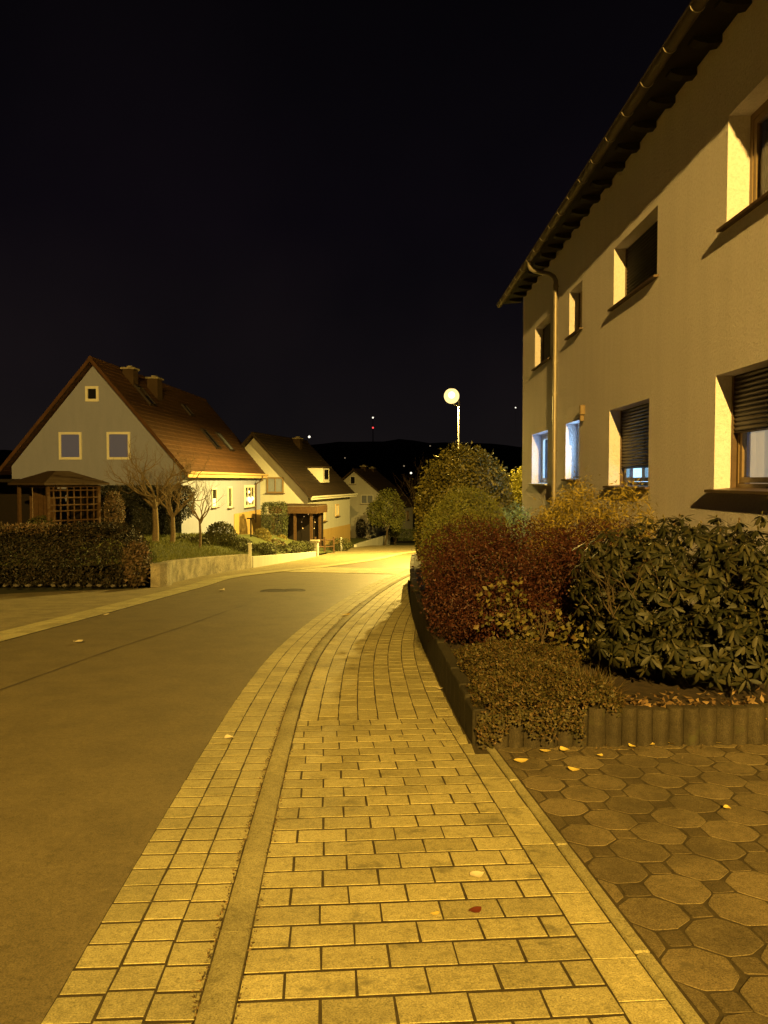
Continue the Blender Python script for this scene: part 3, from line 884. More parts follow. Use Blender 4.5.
for (y0, y1, z0, z1, k) in WINS:
    xf = FX + 0.23
    fm = M['shutter'] if k == 'dark' else M['white_paint'] if k in ('lit', 'blue', 'low') else M['wood_frame']
    mb = MB()
    fw = 0.065
    for (ya, yb, za, zb, xx, d) in [(y0, y1, z0, z0 + fw, xf, 0.07), (y0, y1, z1 - fw, z1, xf, 0.07), (y0, y0 + fw, z0 + fw, z1 - fw, xf, 0.07), (y1 - fw, y1, z0 + fw, z1 - fw, xf, 0.07)]:
        mb.box((xx + d / 2, (ya + yb) / 2, (za + zb) / 2), (d, yb - ya, zb - za))
    # casements
    wide = (y1 - y0) > 1.3
    parts = [(y0 + fw, (y0 + y1) / 2 - 0.006), ((y0 + y1) / 2 + 0.006, y1 - fw)] if wide else [(y0 + fw, y1 - fw)]
    cw = 0.06
    for (pa, pb) in parts:
        pa += 0.004; pb -= 0.004
        za, zb = z0 + fw + 0.004, z1 - fw - 0.004
        for (ya, yb, zc_, zd) in [(pa, pb, za, za + cw), (pa, pb, zb - cw, zb), (pa, pa + cw, za + cw, zb - cw), (pb - cw, pb, za + cw, zb - cw)]:
            mb.box((xf + 0.035, (ya + yb) / 2, (zc_ + zd) / 2), (0.05, yb - ya, zd - zc_))
    w = mb.build('window', fm, house)
    mb = MB()
    for (pa, pb) in parts:
        mb.box((xf + 0.04, (pa + pb) / 2, (z0 + z1) / 2), (0.008, pb - pa - 0.13, z1 - z0 - 2 * fw - 0.13))
    mb.build('pane', M['glass'] if k in ('half', 'low', 'lit', 'blue', 'brown') else M['dark_glass'], w)
    # curtain (wavy cloth) or dark room behind the glass
    cm = {'half': M['curtain_warm'], 'low': M['curtain_low'], 'lit': M['curtain_lit'], 'blue': M['curtain_blue']}.get(k, M['wood_dark'])
    mb = MB()
    n = 60
    for i in range(n + 1):
        yy = y0 + (y1 - y0) * i / n
        xx = xf + 0.16 + (0.018 * math.sin(i * 0.9) + 0.012 * math.sin(i * 2.3 + 1) if k != 'brown' else 0)
        mb.v += [(xx, yy, z0), (xx, yy, z1)]
    mb.f += [(2 * i, 2 * i + 2, 2 * i + 3, 2 * i + 1) for i in range(n)]
    mb.build('curtain' if k != 'brown' else 'dark_room', cm, w, smooth=True, fix=False)
    # roller shutter
    zs = {'closed': z0 + 0.03, 'beige': z0, 'half': 2.09, 'low': 1.77}.get(k)
    if zs is not None:
        mb = MB()
        z = z1 - 0.002
        while z > zs + 0.02:
            zz = max(zs + 0.005, z - 0.05)
            yA, yB = y0 + 0.03, y1 - 0.03
            mb.add([(xf - 0.028, yA, z), (xf - 0.028, yB, z), (xf - 0.045, yA, (z + zz) / 2), (xf - 0.045, yB, (z + zz) / 2), (xf - 0.030, yA, zz + 0.008), (xf - 0.030, yB, zz + 0.008), (xf - 0.016, yA, zz), (xf - 0.016, yB, zz)],
                   [(0, 1, 3, 2), (2, 3, 5, 4), (4, 5, 7, 6)])
            z = zz
        mb.build('roller_shutter', M['shutter_beige'] if k == 'beige' else M['wood_dark'] if k == 'closed' else M['shutter'], w, fix=False)
        for yq in (y0 + 0.016, y1 - 0.016):
            mb = MB()
            mb.box((xf - 0.03, yq, (z0 + z1) / 2), (0.05, 0.03, z1 - z0 - 0.01))
            mb.build('shutter_rail', M['sill'], w)
    mb = MB()
    mb.hexa([(FX - 0.07, y0 - 0.08, z0 - 0.035), (xf, y0 - 0.08, z0 - 0.012), (xf, y1 + 0.09, z0 - 0.012), (FX - 0.07, y1 + 0.09, z0 - 0.035),
             (FX - 0.07, y0 - 0.08, z0 - 0.005), (xf, y0 - 0.08, z0 + 0.02), (xf, y1 + 0.09, z0 + 0.02), (FX - 0.07, y1 + 0.09, z0 - 0.005)])
    mb.build('sill', M['sill'] if k not in ('blue',) else M['white_paint'], w)

# roof: slab, tile courses, rafters, gutter
EX, EZ = 3.03, 6.235
RP = 0.62
ry0, ry1 = H0 - 0.7, H1 + 0.75
mid = (FX + BX) / 2
rt = EZ + (mid - EX) * RP
mb = MB()
n = 16
for sgn, x0 in ((1, EX), (-1, 2 * mid - EX)):
    for i in range(n):
        a = x0 + sgn * (mid - EX) * i / n; b = x0 + sgn * (mid - EX) * (i + 1) / n
        za = EZ + (mid - EX) * RP * i / n + 0.09; zb = EZ + (mid - EX) * RP * (i + 1) / n + 0.06
        mb.hexa([(a, ry0, za - 0.09), (b, ry0, zb - 0.06), (b, ry1, zb - 0.06), (a, ry1, za - 0.09), (a, ry0, za), (b, ry0, zb), (b, ry1, zb), (a, ry1, za)])
roof = mb.build('roof', M['tile_dark'], house)
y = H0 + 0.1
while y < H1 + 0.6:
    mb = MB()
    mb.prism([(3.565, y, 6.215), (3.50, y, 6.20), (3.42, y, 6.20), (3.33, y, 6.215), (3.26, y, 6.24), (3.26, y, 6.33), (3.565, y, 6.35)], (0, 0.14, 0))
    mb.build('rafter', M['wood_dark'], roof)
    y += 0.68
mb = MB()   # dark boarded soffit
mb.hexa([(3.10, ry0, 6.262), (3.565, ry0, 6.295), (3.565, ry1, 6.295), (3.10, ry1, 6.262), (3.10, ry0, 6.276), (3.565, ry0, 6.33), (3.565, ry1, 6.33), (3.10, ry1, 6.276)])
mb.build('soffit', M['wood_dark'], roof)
mb = MB()   # half-round gutter
gx, gzc, gr = 3.06, 6.235, 0.068
prof = [(gr * math.cos(a), gr * math.sin(a)) for a in np.linspace(math.pi, 2 * math.pi, 11)]
prof += [((gr - 0.006) * math.cos(a), (gr - 0.006) * math.sin(a)) for a in np.linspace(2 * math.pi, math.pi, 11)]
mb.prism([(gx + a, ry0, gzc + b) for a, b in prof], (0, ry1 - ry0, 0))
mb.tube([(gx - gr, ry0, gzc), (gx - gr, ry1, gzc)], 0.011, n=8)
mb.build('gutter', M['old_zinc'], house, smooth=True)
y = H0
while y < ry1:
    mb = MB()
    mb.tube([(gx + (gr + 0.004) * math.cos(a), y, gzc + (gr + 0.004) * math.sin(a)) for a in np.linspace(math.pi, 2 * math.pi, 9)], 0.006, n=5)
    mb.build('gutter_bracket', M['zinc'], house)
    y += 0.75
mb = MB()
px = 3.505
path = [(3.06, 17.0, 6.19), (3.06, 17.0, 6.10), (3.08, 16.98, 6.03), (3.14, 16.93, 5.97), (3.40, 16.62, 5.83), (3.47, 16.53, 5.75), (px, 16.5, 5.66), (px, 16.5, 5.5), (px, 16.5, 3.3), (px, 16.5, 1.0), (px, 16.5, -0.9)]
mb.tube(path, 0.046, n=12)
dp = mb.build('downpipe', M['zinc'], house, smooth=True)
for z in (5.55, 4.0, 3.35, 2.2, 0.9):
    mb = MB()
    mb.tube([(px, 16.5, z - 0.03), (px, 16.5, z + 0.03)], 0.053, n=12)
    mb.box((px + 0.05, 16.5, z), (0.06, 0.02, 0.02))
    mb.build('pipe_clamp', M['zinc'], dp)
mb = MB()
mb.bbox((FX - 0.045, 14.3, 2.85), (0.09, 0.10, 0.17), 0.012)
mb.bbox((FX - 0.05, 14.3, 2.70), (0.07, 0.07, 0.10), 0.01)
mb.build('wall_lamp', M['wood_frame'], house)

# ------------------------------------------------------------------ GABLED HOUSES (left)
class House:
    def __init__(self, name, P0, d, W, L, z0, zeave, zridge, label, wallm, tilem, group='gabled houses down the street', ov=0.4, og=0.45, courses=20):
        d = np.array(d, float); d /= np.linalg.norm(d)
        self.e = d; self.l = np.array((-d[1], d[0])); self.P0 = np.array(P0, float)
        self.W, self.L, self.z0 = W, L, z0
        self.m = (zridge - zeave) / (W / 2 + ov)
        self.ov, self.zeave, self.zridge = ov, zeave, zridge
        c = self.pt(W / 2, L / 2, z0)
        self.t = thing(name, tuple(c), label, 'house', group)
        zw = self.roofz(0) - 0.20
        zr = self.roofz(W / 2) - 0.20
        mb = MB()
        p = self.pt
        mb.prism([p(0, 0, z0 - 1.0), p(W, 0, z0 - 1.0), p(W, 0, zw), p(W / 2, 0, zr), p(0, 0, zw)], np.append(self.e * L, 0))
        self.wall = mb.build('wall', wallm, self.t)
        mb = MB()
        th = 0.14
        n = courses
        b0, b1 = -og, L + og
        for side in (0, 1):
            for i in range(n):
                s0 = -ov + (W / 2 + ov) * i / n; s1 = -ov + (W / 2 + ov) * (i + 1) / n
                za, zb = self.roofz(s0) + 0.035, self.roofz(s1) + 0.0
                A = (lambda a: a) if side == 0 else (lambda a: W - a)
                mb.hexa([p(A(s0), b0, za - th), p(A(s1), b0, zb - th), p(A(s1), b1, zb - th), p(A(s0), b1, za - th), p(A(s0), b0, za), p(A(s1), b0, zb), p(A(s1), b1, zb), p(A(s0), b1, za)])
        k = 12
        mb.tube([p(W / 2, b0, zridge - 0.02), p(W / 2, b1, zridge - 0.02)], 0.10, n=8)
        self.roof = mb.build('roof', tilem, self.t)
    def roofz(self, a):
        a = min(a, self.W - a)
        return self.zeave + (a + self.ov) * self.m
    def pt(self, a, b, z):
        q = self.P0 + self.l * a + self.e * b
        return np.array((q[0], q[1], z))
    def ax_gable(self):   # right, outwards(normal), up   seen from the front
        return [np.append(-self.l, 0), np.append(-self.e, 0), np.array((0, 0, 1.0))]
    def ax_side(self):
        return [np.append(self.e, 0), np.append(-self.l, 0), np.array((0, 0, 1.0))]
    def window(self, where, pos, z0, z1, w, frame, pane, fw=0.09, mull=0, sill=True, bars=0):
        if where == 'gable':
            ax = self.ax_gable(); c = self.pt(pos, 0, (z0 + z1) / 2)
        else:
            ax = self.ax_side(); c = self.pt(0, pos, (z0 + z1) / 2)
        h = z1 - z0
        mb = MB()
        nrm = ax[1]
        for dx, dz, sx, sz in [(0, h / 2 - fw / 2, w, fw), (0, -h / 2 + fw / 2, w, fw), (-w / 2 + fw / 2, 0, fw, h - 2 * fw), (w / 2 - fw / 2, 0, fw, h - 2 * fw)]:
            mb.box(c + ax[0] * dx + ax[2] * dz + nrm * 0.02, (sx, 0.08, sz), ax)
        for i in range(mull):
            dx = -w / 2 + w * (i + 1) / (mull + 1)
            mb.box(c + ax[0] * dx + nrm * 0.025, (0.06, 0.05, h - 2 * fw), ax)
        for i in range(bars):
            dz = -h / 2 + h * (i + 1) / (bars + 1)
            mb.box(c + ax[2] * dz + nrm * 0.027, (w - 2 * fw, 0.03, 0.035), ax)
        o = mb.build('window', frame, self.t)
        mb = MB()
        mb.box(c + nrm * 0.006, (w - 2 * fw - 0.004, 0.03, h - 2 * fw - 0.004), ax)
        mb.build('pane', pane, o)
        if sill:
            mb = MB()
            mb.box(c - ax[2] * (h / 2 + 0.025) + nrm * 0.07, (w + 0.16, 0.16, 0.045), ax)
            mb.build('sill', M['sill'], o)
        return o
    def rake(self, m, w=0.2, t=0.05, og=0.45, name='bargeboard'):
        for side in (0, 1):
            mb = MB()
            a0, a1 = (-self.ov, self.W / 2) if side == 0 else (self.W + self.ov, self.W / 2)
            z0, z1 = self.zeave, self.zridge
            mb.prism([self.pt(a0, -og - t, z0 - 0.16), self.pt(a1, -og - t, z1 - 0.16), self.pt(a1, -og - t, z1 + 0.05), self.pt(a0, -og - t, z0 + 0.05)], np.append(self.e * (t - 0.003), 0))
            mb.build(name, m, self.t)
    def fascia(self, m, h=0.22, og=0.45):
        mb = MB()
        ax = self.ax_side()
        mb.box(self.pt(-self.ov - 0.03, self.L / 2, self.zeave - 0.10), (self.L + 2 * og, 0.05, h), ax)
        mb.build('fascia', m, self.t)
        mb = MB()
        mb.tube([self.pt(-self.ov - 0.11, -og, self.zeave + 0.0), self.pt(-self.ov - 0.11, self.L + og, self.zeave + 0.0)], 0.06, n=8)
        mb.build('gutter', m, self.t, smooth=True)
    def plinth(self, m, h, b0=0.0, b1=None):
        mb = MB()
        ax = self.ax_side()
        b1 = self.L if b1 is None else b1
        mb.box(self.pt(0, (b0 + b1) / 2, self.z0 + h / 2 - 0.5), (b1 - b0, 0.08, h + 1.0), ax)
        mb.build('plinth', m, self.t)
    def chimney(self, a, b, h, sx=0.5, sy=0.6, m=None):
        ax = self.ax_side()
        mb = MB()
        z = self.roofz(a)
        mb.box(self.pt(a, b, z + h / 2 - 0.4), (sy, sx, h + 0.8), ax)
        c = mb.build('chimney', m or M['tile_brown'], self.roof)
        mb = MB()
        mb.box(self.pt(a, b, z + h + 0.04), (sy + 0.14, sx + 0.14, 0.08), ax)
        mb.box(self.pt(a, b, z + h + 0.13), (sy * 0.45, sx * 0.45, 0.10), ax)
        o = mb.build('chimney_cap', M['wall_stone'], self.roof)
        return c
    def roof_window(self, a, b, w, h, pane):
        th = math.atan(self.m)
        up = np.append(self.l * math.cos(th), math.sin(th)); side = np.append(self.e, 0)
        nrm = np.append(-self.l * math.sin(th), math.cos(th))
        c = self.pt(a, b, self.roofz(a) + 0.03)
        mb = MB()
        fw = 0.08
        for du, ds, su, ss in [(h / 2, 0, fw, w + fw), (-h / 2, 0, fw, w + fw), (0, -w / 2, h - fw, fw), (0, w / 2, h - fw, fw)]:
            mb.box(c + up * du + side * ds + nrm * 0.04, (su, ss, 0.10), [up, side, nrm])
        o = mb.build('roof_window', M['shutter'], self.roof)
        mb = MB()
        mb.box(c + nrm * 0.045, (h - fw, w - fw, 0.03), [up, side, nrm])
        p = mb.build('roof_window_pane', pane, self.roof)
        return o

# house 1
h1 = House('family_house', (-8.62, 34), (0.8, 17), 7.35, 17.0, -0.80, 1.92, 6.72, 'house with steep brown tiled roof and pale grey gable behind the bare garden trees', M['cool_light_plaster'], M['tile'], courses=24)
h1.rake(M['tile'], w=0.2)
h1.fascia(M['fascia'])
for x0, x1 in ((-13.87, -12.88), (-11.79, -10.78)):
    h1.window('gable', -8.62 - (x0 + x1) / 2, 2.47, 3.64, x1 - x0, M['white_paint'], M['glow_pane'], fw=0.10, sill=False)
h1.window('gable', -8.62 + 12.40, 4.93, 5.58, 0.58, M['white_paint'], M['dark_glass'], fw=0.11, sill=False)
w1 = h1.window('side', 5.3, 0.25, 1.22, 0.95, M['white_paint'], M['dark_glass'])
mb = MB(); ax = h1.ax_side()
mb.box(h1.pt(0, 5.3, 0.52) + ax[1] * 0.03, (0.6, 0.02, 0.36), ax); mb.build('lit_blind', M['window_dim'], w1)
h1.window('side', 8.5, 0.12, 1.26, 0.85, M['white_paint'], M['dark_glass'])
w2 = h1.window('side', 13.4, 0.0, 1.30, 2.6, M['white_paint'], M['dark_glass'], mull=2, fw=0.14)
for k, (dx, dz, r_) in enumerate(((-0.35, -0.18, 0.16), (0.62, -0.16, 0.13), (-0.3, 0.25, 0.09), (0.05, -0.28, 0.14))):
    mb = MB(); c = h1.pt(0, 13.4 + dx, 0.65 + dz) - np.append(h1.l, 0) * 0.03
    mb.lathe(c, [(r_ * math.sin(a) + 1e-4, -r_ * math.cos(a)) for a in np.linspace(0, math.pi, 9)], n=12)
    mb.build('window_light', M['window_white'], w2, smooth=True)
h1.plinth(M['plinth'], 0.55, 9.5, 17.0)
h1.chimney(3.2, 2.9, 0.50, sx=0.5, sy=0.6)
h1.chimney(2.9, 5.4, 0.72, sx=0.5, sy=0.75)
h1.roof_window(1.15, 9.2, 0.9, 1.3, M['dark_glass'])
h1.roof_window(1.15, 12.2, 0.9, 1.3, M['blue_blind'])
h1.roof_window(2.6, 3.1, 0.8, 1.1, M['dark_glass'])
h1.roof_window(2.5, 9.5, 0.7, 0.7, M['dark_glass'])
mb = MB(); mb.tube([h1.pt(-0.5, 14.9, 1.86), h1.pt(-0.5, 14.9, 1.6), h1.pt(-0.1, 14.9, 1.35), h1.pt(-0.07, 14.9, -1.0)], 0.05, n=8); mb.build('downpipe', M['sill'], h1.t, smooth=True)

# house 2
h2 = House('family_house', (-4.75, 50), (2.2, 10), 7.0, 10.2, -2.55, 0.54, 4.55, 'house with dark roof and small dormer behind the carport', M['white_plaster'], M['tile_dark'], ov=0.35)
h2.rake(M['tile_dark'], w=0.15)
h2.fascia(M['white_paint'], h=0.15)
h2.window('gable', 2.15, 0.78, 1.78, 1.12, M['wood_frame'], M['blue_blind'], mull=1)
h2.window('side', 3.4, -1.15, -0.05, 0.7, M['fascia'], M['white_paint'])
h2.window('side', 6.6, -0.95, -0.1, 0.8, M['fascia'], M['white_paint'])
h2.plinth(M['plinth'], 0.85)
# dormer on the street slope
mb = MB(); ax = h2.ax_side()
c = h2.pt(0.95, 5.0, h2.roofz(0.55))
mb.box(c + np.array((0, 0, 0.45)), (1.5, 1.3, 1.0), ax)
dm = mb.build('dormer', M['white_paint'], h2.roof)
mb = MB(); mb.box(c + np.array((0, 0, 1.0)) , (1.75, 1.6, 0.1), ax); mb.build('dormer_roof', M['tile_dark'], h2.roof)
mb = MB(); mb.box(c + ax[1] * 0.66 + np.array((0, 0, 0.5)), (0.85, 0.04, 0.65), ax); mb.build('dormer_window', M['dark_glass'], h2.roof)
h2.chimney(3.0, 7.0, 0.5)

# house 3
h3 = House('family_house', (1.08, 75), (1.92, 8), 8.0, 8.2, -3.8, -0.93, 2.62, 'farthest white gabled house with a round tree before its gable', M['white_plaster'], M['tile_brown'], ov=0.3)
h3.window('gable', 4.15, 1.2, 1.95, 0.5, M['white_paint'], M['dark_glass'], fw=0.05)
h3.window('gable', 2.75, -0.65, 0.2, 1.2, M['white_paint'], M['blue_blind'], fw=0.06, mull=1)
h3.window('side', 5.5, -2.4, -1.5, 0.8, M['wood_frame'], M['dark_glass'])
h3.chimney(4.0, 3.5, 0.3)
h3.chimney(3.9, 6.5, 0.25)
mb = MB(); ax = h3.ax_gable(); mb.box(h3.pt(2.3, 0, -2.9) + ax[1] * 0.03, (1.0, 0.05, 1.8), ax); mb.build('door', M['white_paint'], h3.t)

# carport in front of house 2
cp = thing('carport', (-5.2, 47.5, -2.5), 'open carport with flat roof and thin posts before the dark-roofed house', 'carport')
e, l = h2.e, h2.l
def C(a, b, z):
    q = np.array((-4.0, 46.6)) + l * a + e * b
    return np.array((q[0], q[1], z))
axc = [np.append(-l, 0), np.append(-e, 0), np.array((0, 0, 1.0))]
mb = MB(); mb.box(C(1.35, 0.9, 0.12), (2.9, 2.2, 0.08), axc); mb.build('roof', M['tile_brown'], cp)
mb = MB(); mb.box(C(1.35, -0.22, -0.14), (2.9, 0.05, 0.42), axc); mb.box(C(-0.12, 0.9, -0.14), (0.05, 2.18, 0.42), axc); mb.build('fascia', M['wood_mid'], cp)
for a, b, w in ((0.25, 0.0, 0.14), (1.25, 0.0, 0.14), (2.6, 0.0, 0.14), (0.25, 1.7, 0.14)):
    mb = MB(); mb.box(C(a, b, -1.45), (w, w, 2.85), axc); mb.build('post', M['wood_mid'], cp)
mb = MB(); mb.box(C(1.4, 1.9, -1.45), (2.6, 0.06, 2.85), axc); mb.build('back_panel', M['wood_dark'], cp)
t = thing('light_garland', tuple(C(0.75, 1.0, -0.9)), 'small arch of white lights hanging under the carport', 'lights')
mb = MB()
pts = [C(0.75 + 0.42 * math.cos(a), 1.0, -1.0 + 0.55 * math.sin(a)) for a in np.linspace(-0.9, math.pi + 0.9, 15)]
mb.tube(pts, 0.012, n=5); mb.tube([C(0.75, 1.0, -0.45), C(0.75, 1.0, 0.08)], 0.008, n=4)
mb.build('wire', M['iron'], t)
for i, p in enumerate(pts[1:-1:2]):
    mb = MB(); r_ = 0.028
    mb.lathe(p, [(r_ * math.sin(a) + 1e-4, -r_ * math.cos(a)) for a in np.linspace(0, math.pi, 7)], n=8)
    mb.build('bulb', M['far_dim'], t, smooth=True)

# ------------------------------------------------------------------ left gardens
def wall_top(y):
    return float(np.interp(y, [18, 20.5, 24.5, 28.6, 29, 39.8, 47, 55, 66], [-0.55, -0.52, -0.78, -1.05, -1.24, -2.02, -2.55, -3.0, -3.5]))
def house_level(y):
    return float(np.interp(y, [20, 34, 42, 50, 75, 90], [-0.66, -0.70, -1.3, -2.5, -3.6, -4.0]))
def garden(x, y):
    d = WALL(y) - x
    t = min(1, max(0, (d - 0.1) / 2.6)); t = t * t * (3 - 2 * t)
    return wall_top(y) - 0.05 + (house_level(y) - wall_top(y) + 0.05) * t
mb = MB()
ysl = list(np.arange(20.9, 66, 0.6))
off = [0.10, 0.4, 0.8, 1.3, 1.9, 2.6, 4, 7, 12, 20, 32, 50]
for y in ysl:
    for o in off:
        x = WALL(y) - o
        mb.v.append((x, y, garden(x, y) + random.gauss(0, 0.012)))
for i in range(len(ysl) - 1):
    for k in range(len(off) - 1):
        q = i * len(off) + k
        mb.f.append((q, q + 1, q + len(off) + 1, q + len(off)))
struct(mb.build('lawn', M['lawn'], smooth=True))
# blades of grass on the visible front lawn
n = 16000
yy = RNG.uniform(21.0, 34, n); oo = RNG.uniform(0.15, 6.0, n) ** 1.0
xx = np.array([WALL(a) for a in yy]) - oo
zz = np.array([garden(a, b) for a, b in zip(xx, yy)])
P = np.stack([xx, yy, zz], 1)
Dd = unit(RNG.normal(size=(n, 3)) * 0.45 + np.array([0, 0, 1.0]))
g = leaves('grass', P, unit(RNG.normal(size=(n, 3)) * np.array([1, 1, 0.1])), 0.09, 0.02, M['grass'], None, 5, up=0, rnd=0.1, D_=Dd)
tag(g, kind='stuff')

def wall_run(name, y0, y1, th, top, m, label, cat, dz=0.0, cap=None):
    t = thing(name, (WALL(y0), y0, gz(0, y0)), label, cat)
    ys = list(np.linspace(y0, y1, max(3, int((y1 - y0) / 0.25))))
    mb = MB()
    for y in ys:
        x = WALL(y); zt = top(y) + dz; zb = gz(0, y) - 0.3
        j = random.gauss(0, 0.008)
        mb.v += [(x + j, y, zb), (x - th, y, zb), (x - th, y, zt), (x - 0.015, y, zt), (x + j, y, zt - 0.02)]
    for i in range(len(ys) - 1):
        for k in range(5):
            k2 = (k + 1) % 5
            mb.f.append((i * 5 + k, i * 5 + k2, (i + 1) * 5 + k2, (i + 1) * 5 + k))
    mb.f.append((0, 1, 2, 3, 4)); q = (len(ys) - 1) * 5; mb.f.append((q + 4, q + 3, q + 2, q + 1, q))
    mb.build('wall', m, t)
    return t
wall_run('garden_wall', 20.2, 28.75, 0.25, wall_top, M['wall_stone'], 'stained rough concrete retaining wall below the front lawn', 'wall')
wall_run('garden_wall', 29.05, 39.4, 0.20, wall_top, M['white_plaster'], 'long smooth white garden wall running up to the stubby gate pillar', 'wall', dz=0.06)
wall_run('garden_wall', 55, 66, 0.2, lambda y: wall_top(y) + (0.15 + 0.45 * (y - 55) / 11), M['white_plaster'], 'white wedge-shaped garden wall before the farthest house', 'wall')
p = (WALL(28.9) - 0.06, 28.9)
t = thing('gate_post', (p[0], p[1], gz(*p)), 'thin white post where the rough wall meets the white garden wall', 'post')
mb = MB(); mb.bbox((p[0], p[1], gz(*p) + 0.40), (0.11, 0.11, 0.95), 0.02); mb.build('post', M['white_paint'], t)
mb = MB(); mb.bbox((p[0], p[1], gz(*p) + 0.89), (0.15, 0.15, 0.04), 0.012); mb.build('cap', M['white_paint'], t)
p = (WALL(39.8) - 0.15, 39.8)
t = thing('gate_pillar', (p[0], p[1], gz(*p)), 'stubby cream pillar at the end of the white garden wall', 'pillar')
mb = MB(); mb.bbox((p[0], p[1], gz(*p) + 0.25), (0.38, 0.38, 0.95), 0.04); mb.build('pillar', M['white_plaster'], t)
mb = MB(); mb.bbox((p[0], p[1], gz(*p) + 0.76), (0.48, 0.48, 0.08), 0.03); mb.build('cap', M['wall_stone'], t)
# small wooden gate / fence beside the carport
p0 = np.array((-3.75, 43.6))
t = thing('wooden_fence', (p0[0], p0[1], gz(*p0)), 'low dark red wooden fence beside the carport drive', 'fence')
for k in range(3):
    q = p0 + np.array((0.48, 0.35)) * k
    mb = MB(); mb.bbox((q[0], q[1], gz(*q) + 0.42), (0.10, 0.10, 0.95), 0.015); mb.build('post', M['wood_mid'], t)
for z in (0.35, 0.72):
    mb = MB(); a, b = p0, p0 + np.array((0.96, 0.70))
    mb.tube([(a[0], a[1], gz(*a) + z), (b[0], b[1], gz(*b) + z)], 0.04, n=6); mb.build('rail', M['wood_mid'], t)
t = thing('garden_post', (-6.0, 36.0, -0.95), 'thin dark post with a flat top among the shrubs below the white windows', 'post')
mb = MB(); mb.tube([(-6.0, 36.0, -1.2), (-6.0, 36.0, -0.15)], 0.035, n=8); mb.build('post', M['wood_dark'], t)
mb = MB(); mb.bbox((-6.0, 36.0, -0.13), (0.34, 0.2, 0.05), 0.01); mb.build('top_board', M['wood_dark'], t)
t = thing('bollard', (-2.55, 47.5, -2.6), 'slim pale bollard between the carport drive and the wedge wall', 'bollard')
mb = MB(); mb.lathe((-2.55, 47.5, -2.62), [(0.06, -0.2), (0.06, 0.75), (0.045, 0.80), (0.0001, 0.82)], n=12); mb.build('post', M['white_paint'], t, smooth=True)

# front hedge
P, N = blob_points([(-7.72, 21.3, -0.44, 1.38, 0.85, 0.90), (-9.6, 21.35, -0.52, 1.2, 0.82, 0.86), (-11.4, 21.5, -0.55, 1.25, 0.85, 0.84)], 36000, 3, amp=0.10, freq=7, inner=0.72, clump=0, box=True, bexp=3.0, zmin=-1.15)
t = thing('hedge', (-9.0, 21.3, -1.2), 'broad dark clipped hedge at the corner of the front garden', 'hedge')
leaves('foliage', P, N, 0.075, 0.045, M['l_hedge'], t, 3, rnd=0.9)
for i in range(9):
    mb = MB()
    branches(mb, (-11.3 + i * 0.6, 21.3, -1.2), (0.1, 0, 1), 0.75, 0.03, 2, 50 + i, n=3)
    mb.build('stem', M['bark_dark'], t, smooth=True)
# rosy leafy tops of the hedge: young shoots
P2, N2 = blob_points([(-9.4, 21.2, 0.30, 2.2, 0.55, 0.12)], 2600, 13, amp=0.1, inner=0.3, clump=0.3, csize=0.2)
leaves('young_shoots', P2, N2, 0.09, 0.05, M['l_rose'], t, 14, rnd=0.9)
shrub('leafy_shrub', (-6.35, 20.6, -1.1), [(-6.38, 20.6, -0.55, 0.33, 0.35, 0.62)], 1500, 0.09, 0.06, M['l_rose'], 'small rosy leaved shrub at the right end of the dark hedge', seed=21, amp=0.12)
for i in range(11):
    x = -9.6 + i * 0.30 + random.uniform(-0.05, 0.05)
    y = 20.18 + random.uniform(-0.05, 0.05)
    mb = MB()
    r_ = random.uniform(0.05, 0.085)
    prof = [(r_ * math.sin(a) + 1e-4, -0.5 * r_ * math.cos(a)) for a in np.linspace(0, math.pi, 6)]
    mb.lathe((x, y, gz(x, y) + 0.04), prof, n=7)
    mb.v = [(a + random.gauss(0, 0.012), b + random.gauss(0, 0.012), c + random.gauss(0, 0.008)) for a, b, c in mb.v]
    tag(mb.build('edging_stone', M['pebble'], smooth=True), 'pale edging stone at the foot of the dark hedge', 'stone', 'pale stones along the hedge foot')

# gazebo
gc = np.array((-11.45, 28.2)); ga = R(-38)
u1 = np.array((math.cos(ga), math.sin(ga))); u2 = np.array((-math.sin(ga), math.cos(ga)))
def GP(a, b, z):
    q = gc + u1 * a + u2 * b
    return np.array((q[0], q[1], z))
axg = [np.append(u1, 0), np.append(u2, 0), np.array((0, 0, 1.0))]
gb = thing('gazebo', (gc[0], gc[1], -0.7), 'wooden garden gazebo with low hipped roof and lattice side before the gable', 'gazebo')
hs = 0.95
mb = MB()
ev, ap = 1.50, 1.92
o = 1.22
base = [GP(-o, -o, ev), GP(o, -o, ev), GP(o, o, ev), GP(-o, o, ev)]
topp = [GP(-0.25, -0.25, ap), GP(0.25, -0.25, ap), GP(0.25, 0.25, ap), GP(-0.25, 0.25, ap)]
mb.hexa([b - np.array((0, 0, 0.07)) for b in base] + [b for b in base])
mb.hexa([b + np.array((0, 0, 0.002)) for b in base] + topp)
mb.build('roof', M['tile_brown'], gb)
for a, b in ((-hs, -hs), (hs, -hs), (hs, hs), (-hs, hs)):
    mb = MB(); mb.box(GP(a, b, 0.36), (0.10, 0.10, 2.12), axg); mb.build('post', M['wood_mid'], gb)
mb = MB(); mb.box(GP(0, hs, 0.36), (1.8, 0.04, 2.0), axg); mb.build('back_panel', M['wood_dark'], gb)
mb = MB()
for k in range(5):
    mb.box(GP(-hs, -0.36 + k * 0.19, 0.36), (0.03, 0.17, 2.0), axg)
mb.build('side_boards', M['wood_mid'], gb)
mb = MB()   # lattice on right side
for k in range(7):
    mb.box(GP(hs, -0.75 + k * 0.25, 0.40), (0.035, 0.04, 1.95), axg)
for z in (-0.5, -0.1, 0.22, 0.55, 0.75, 1.0, 1.25):
    mb.box(GP(hs + 0.03, 0.0, z), (0.03, 1.80, 0.045), axg)
mb.build('lattice', M['wood_mid'], gb)
mb = MB()
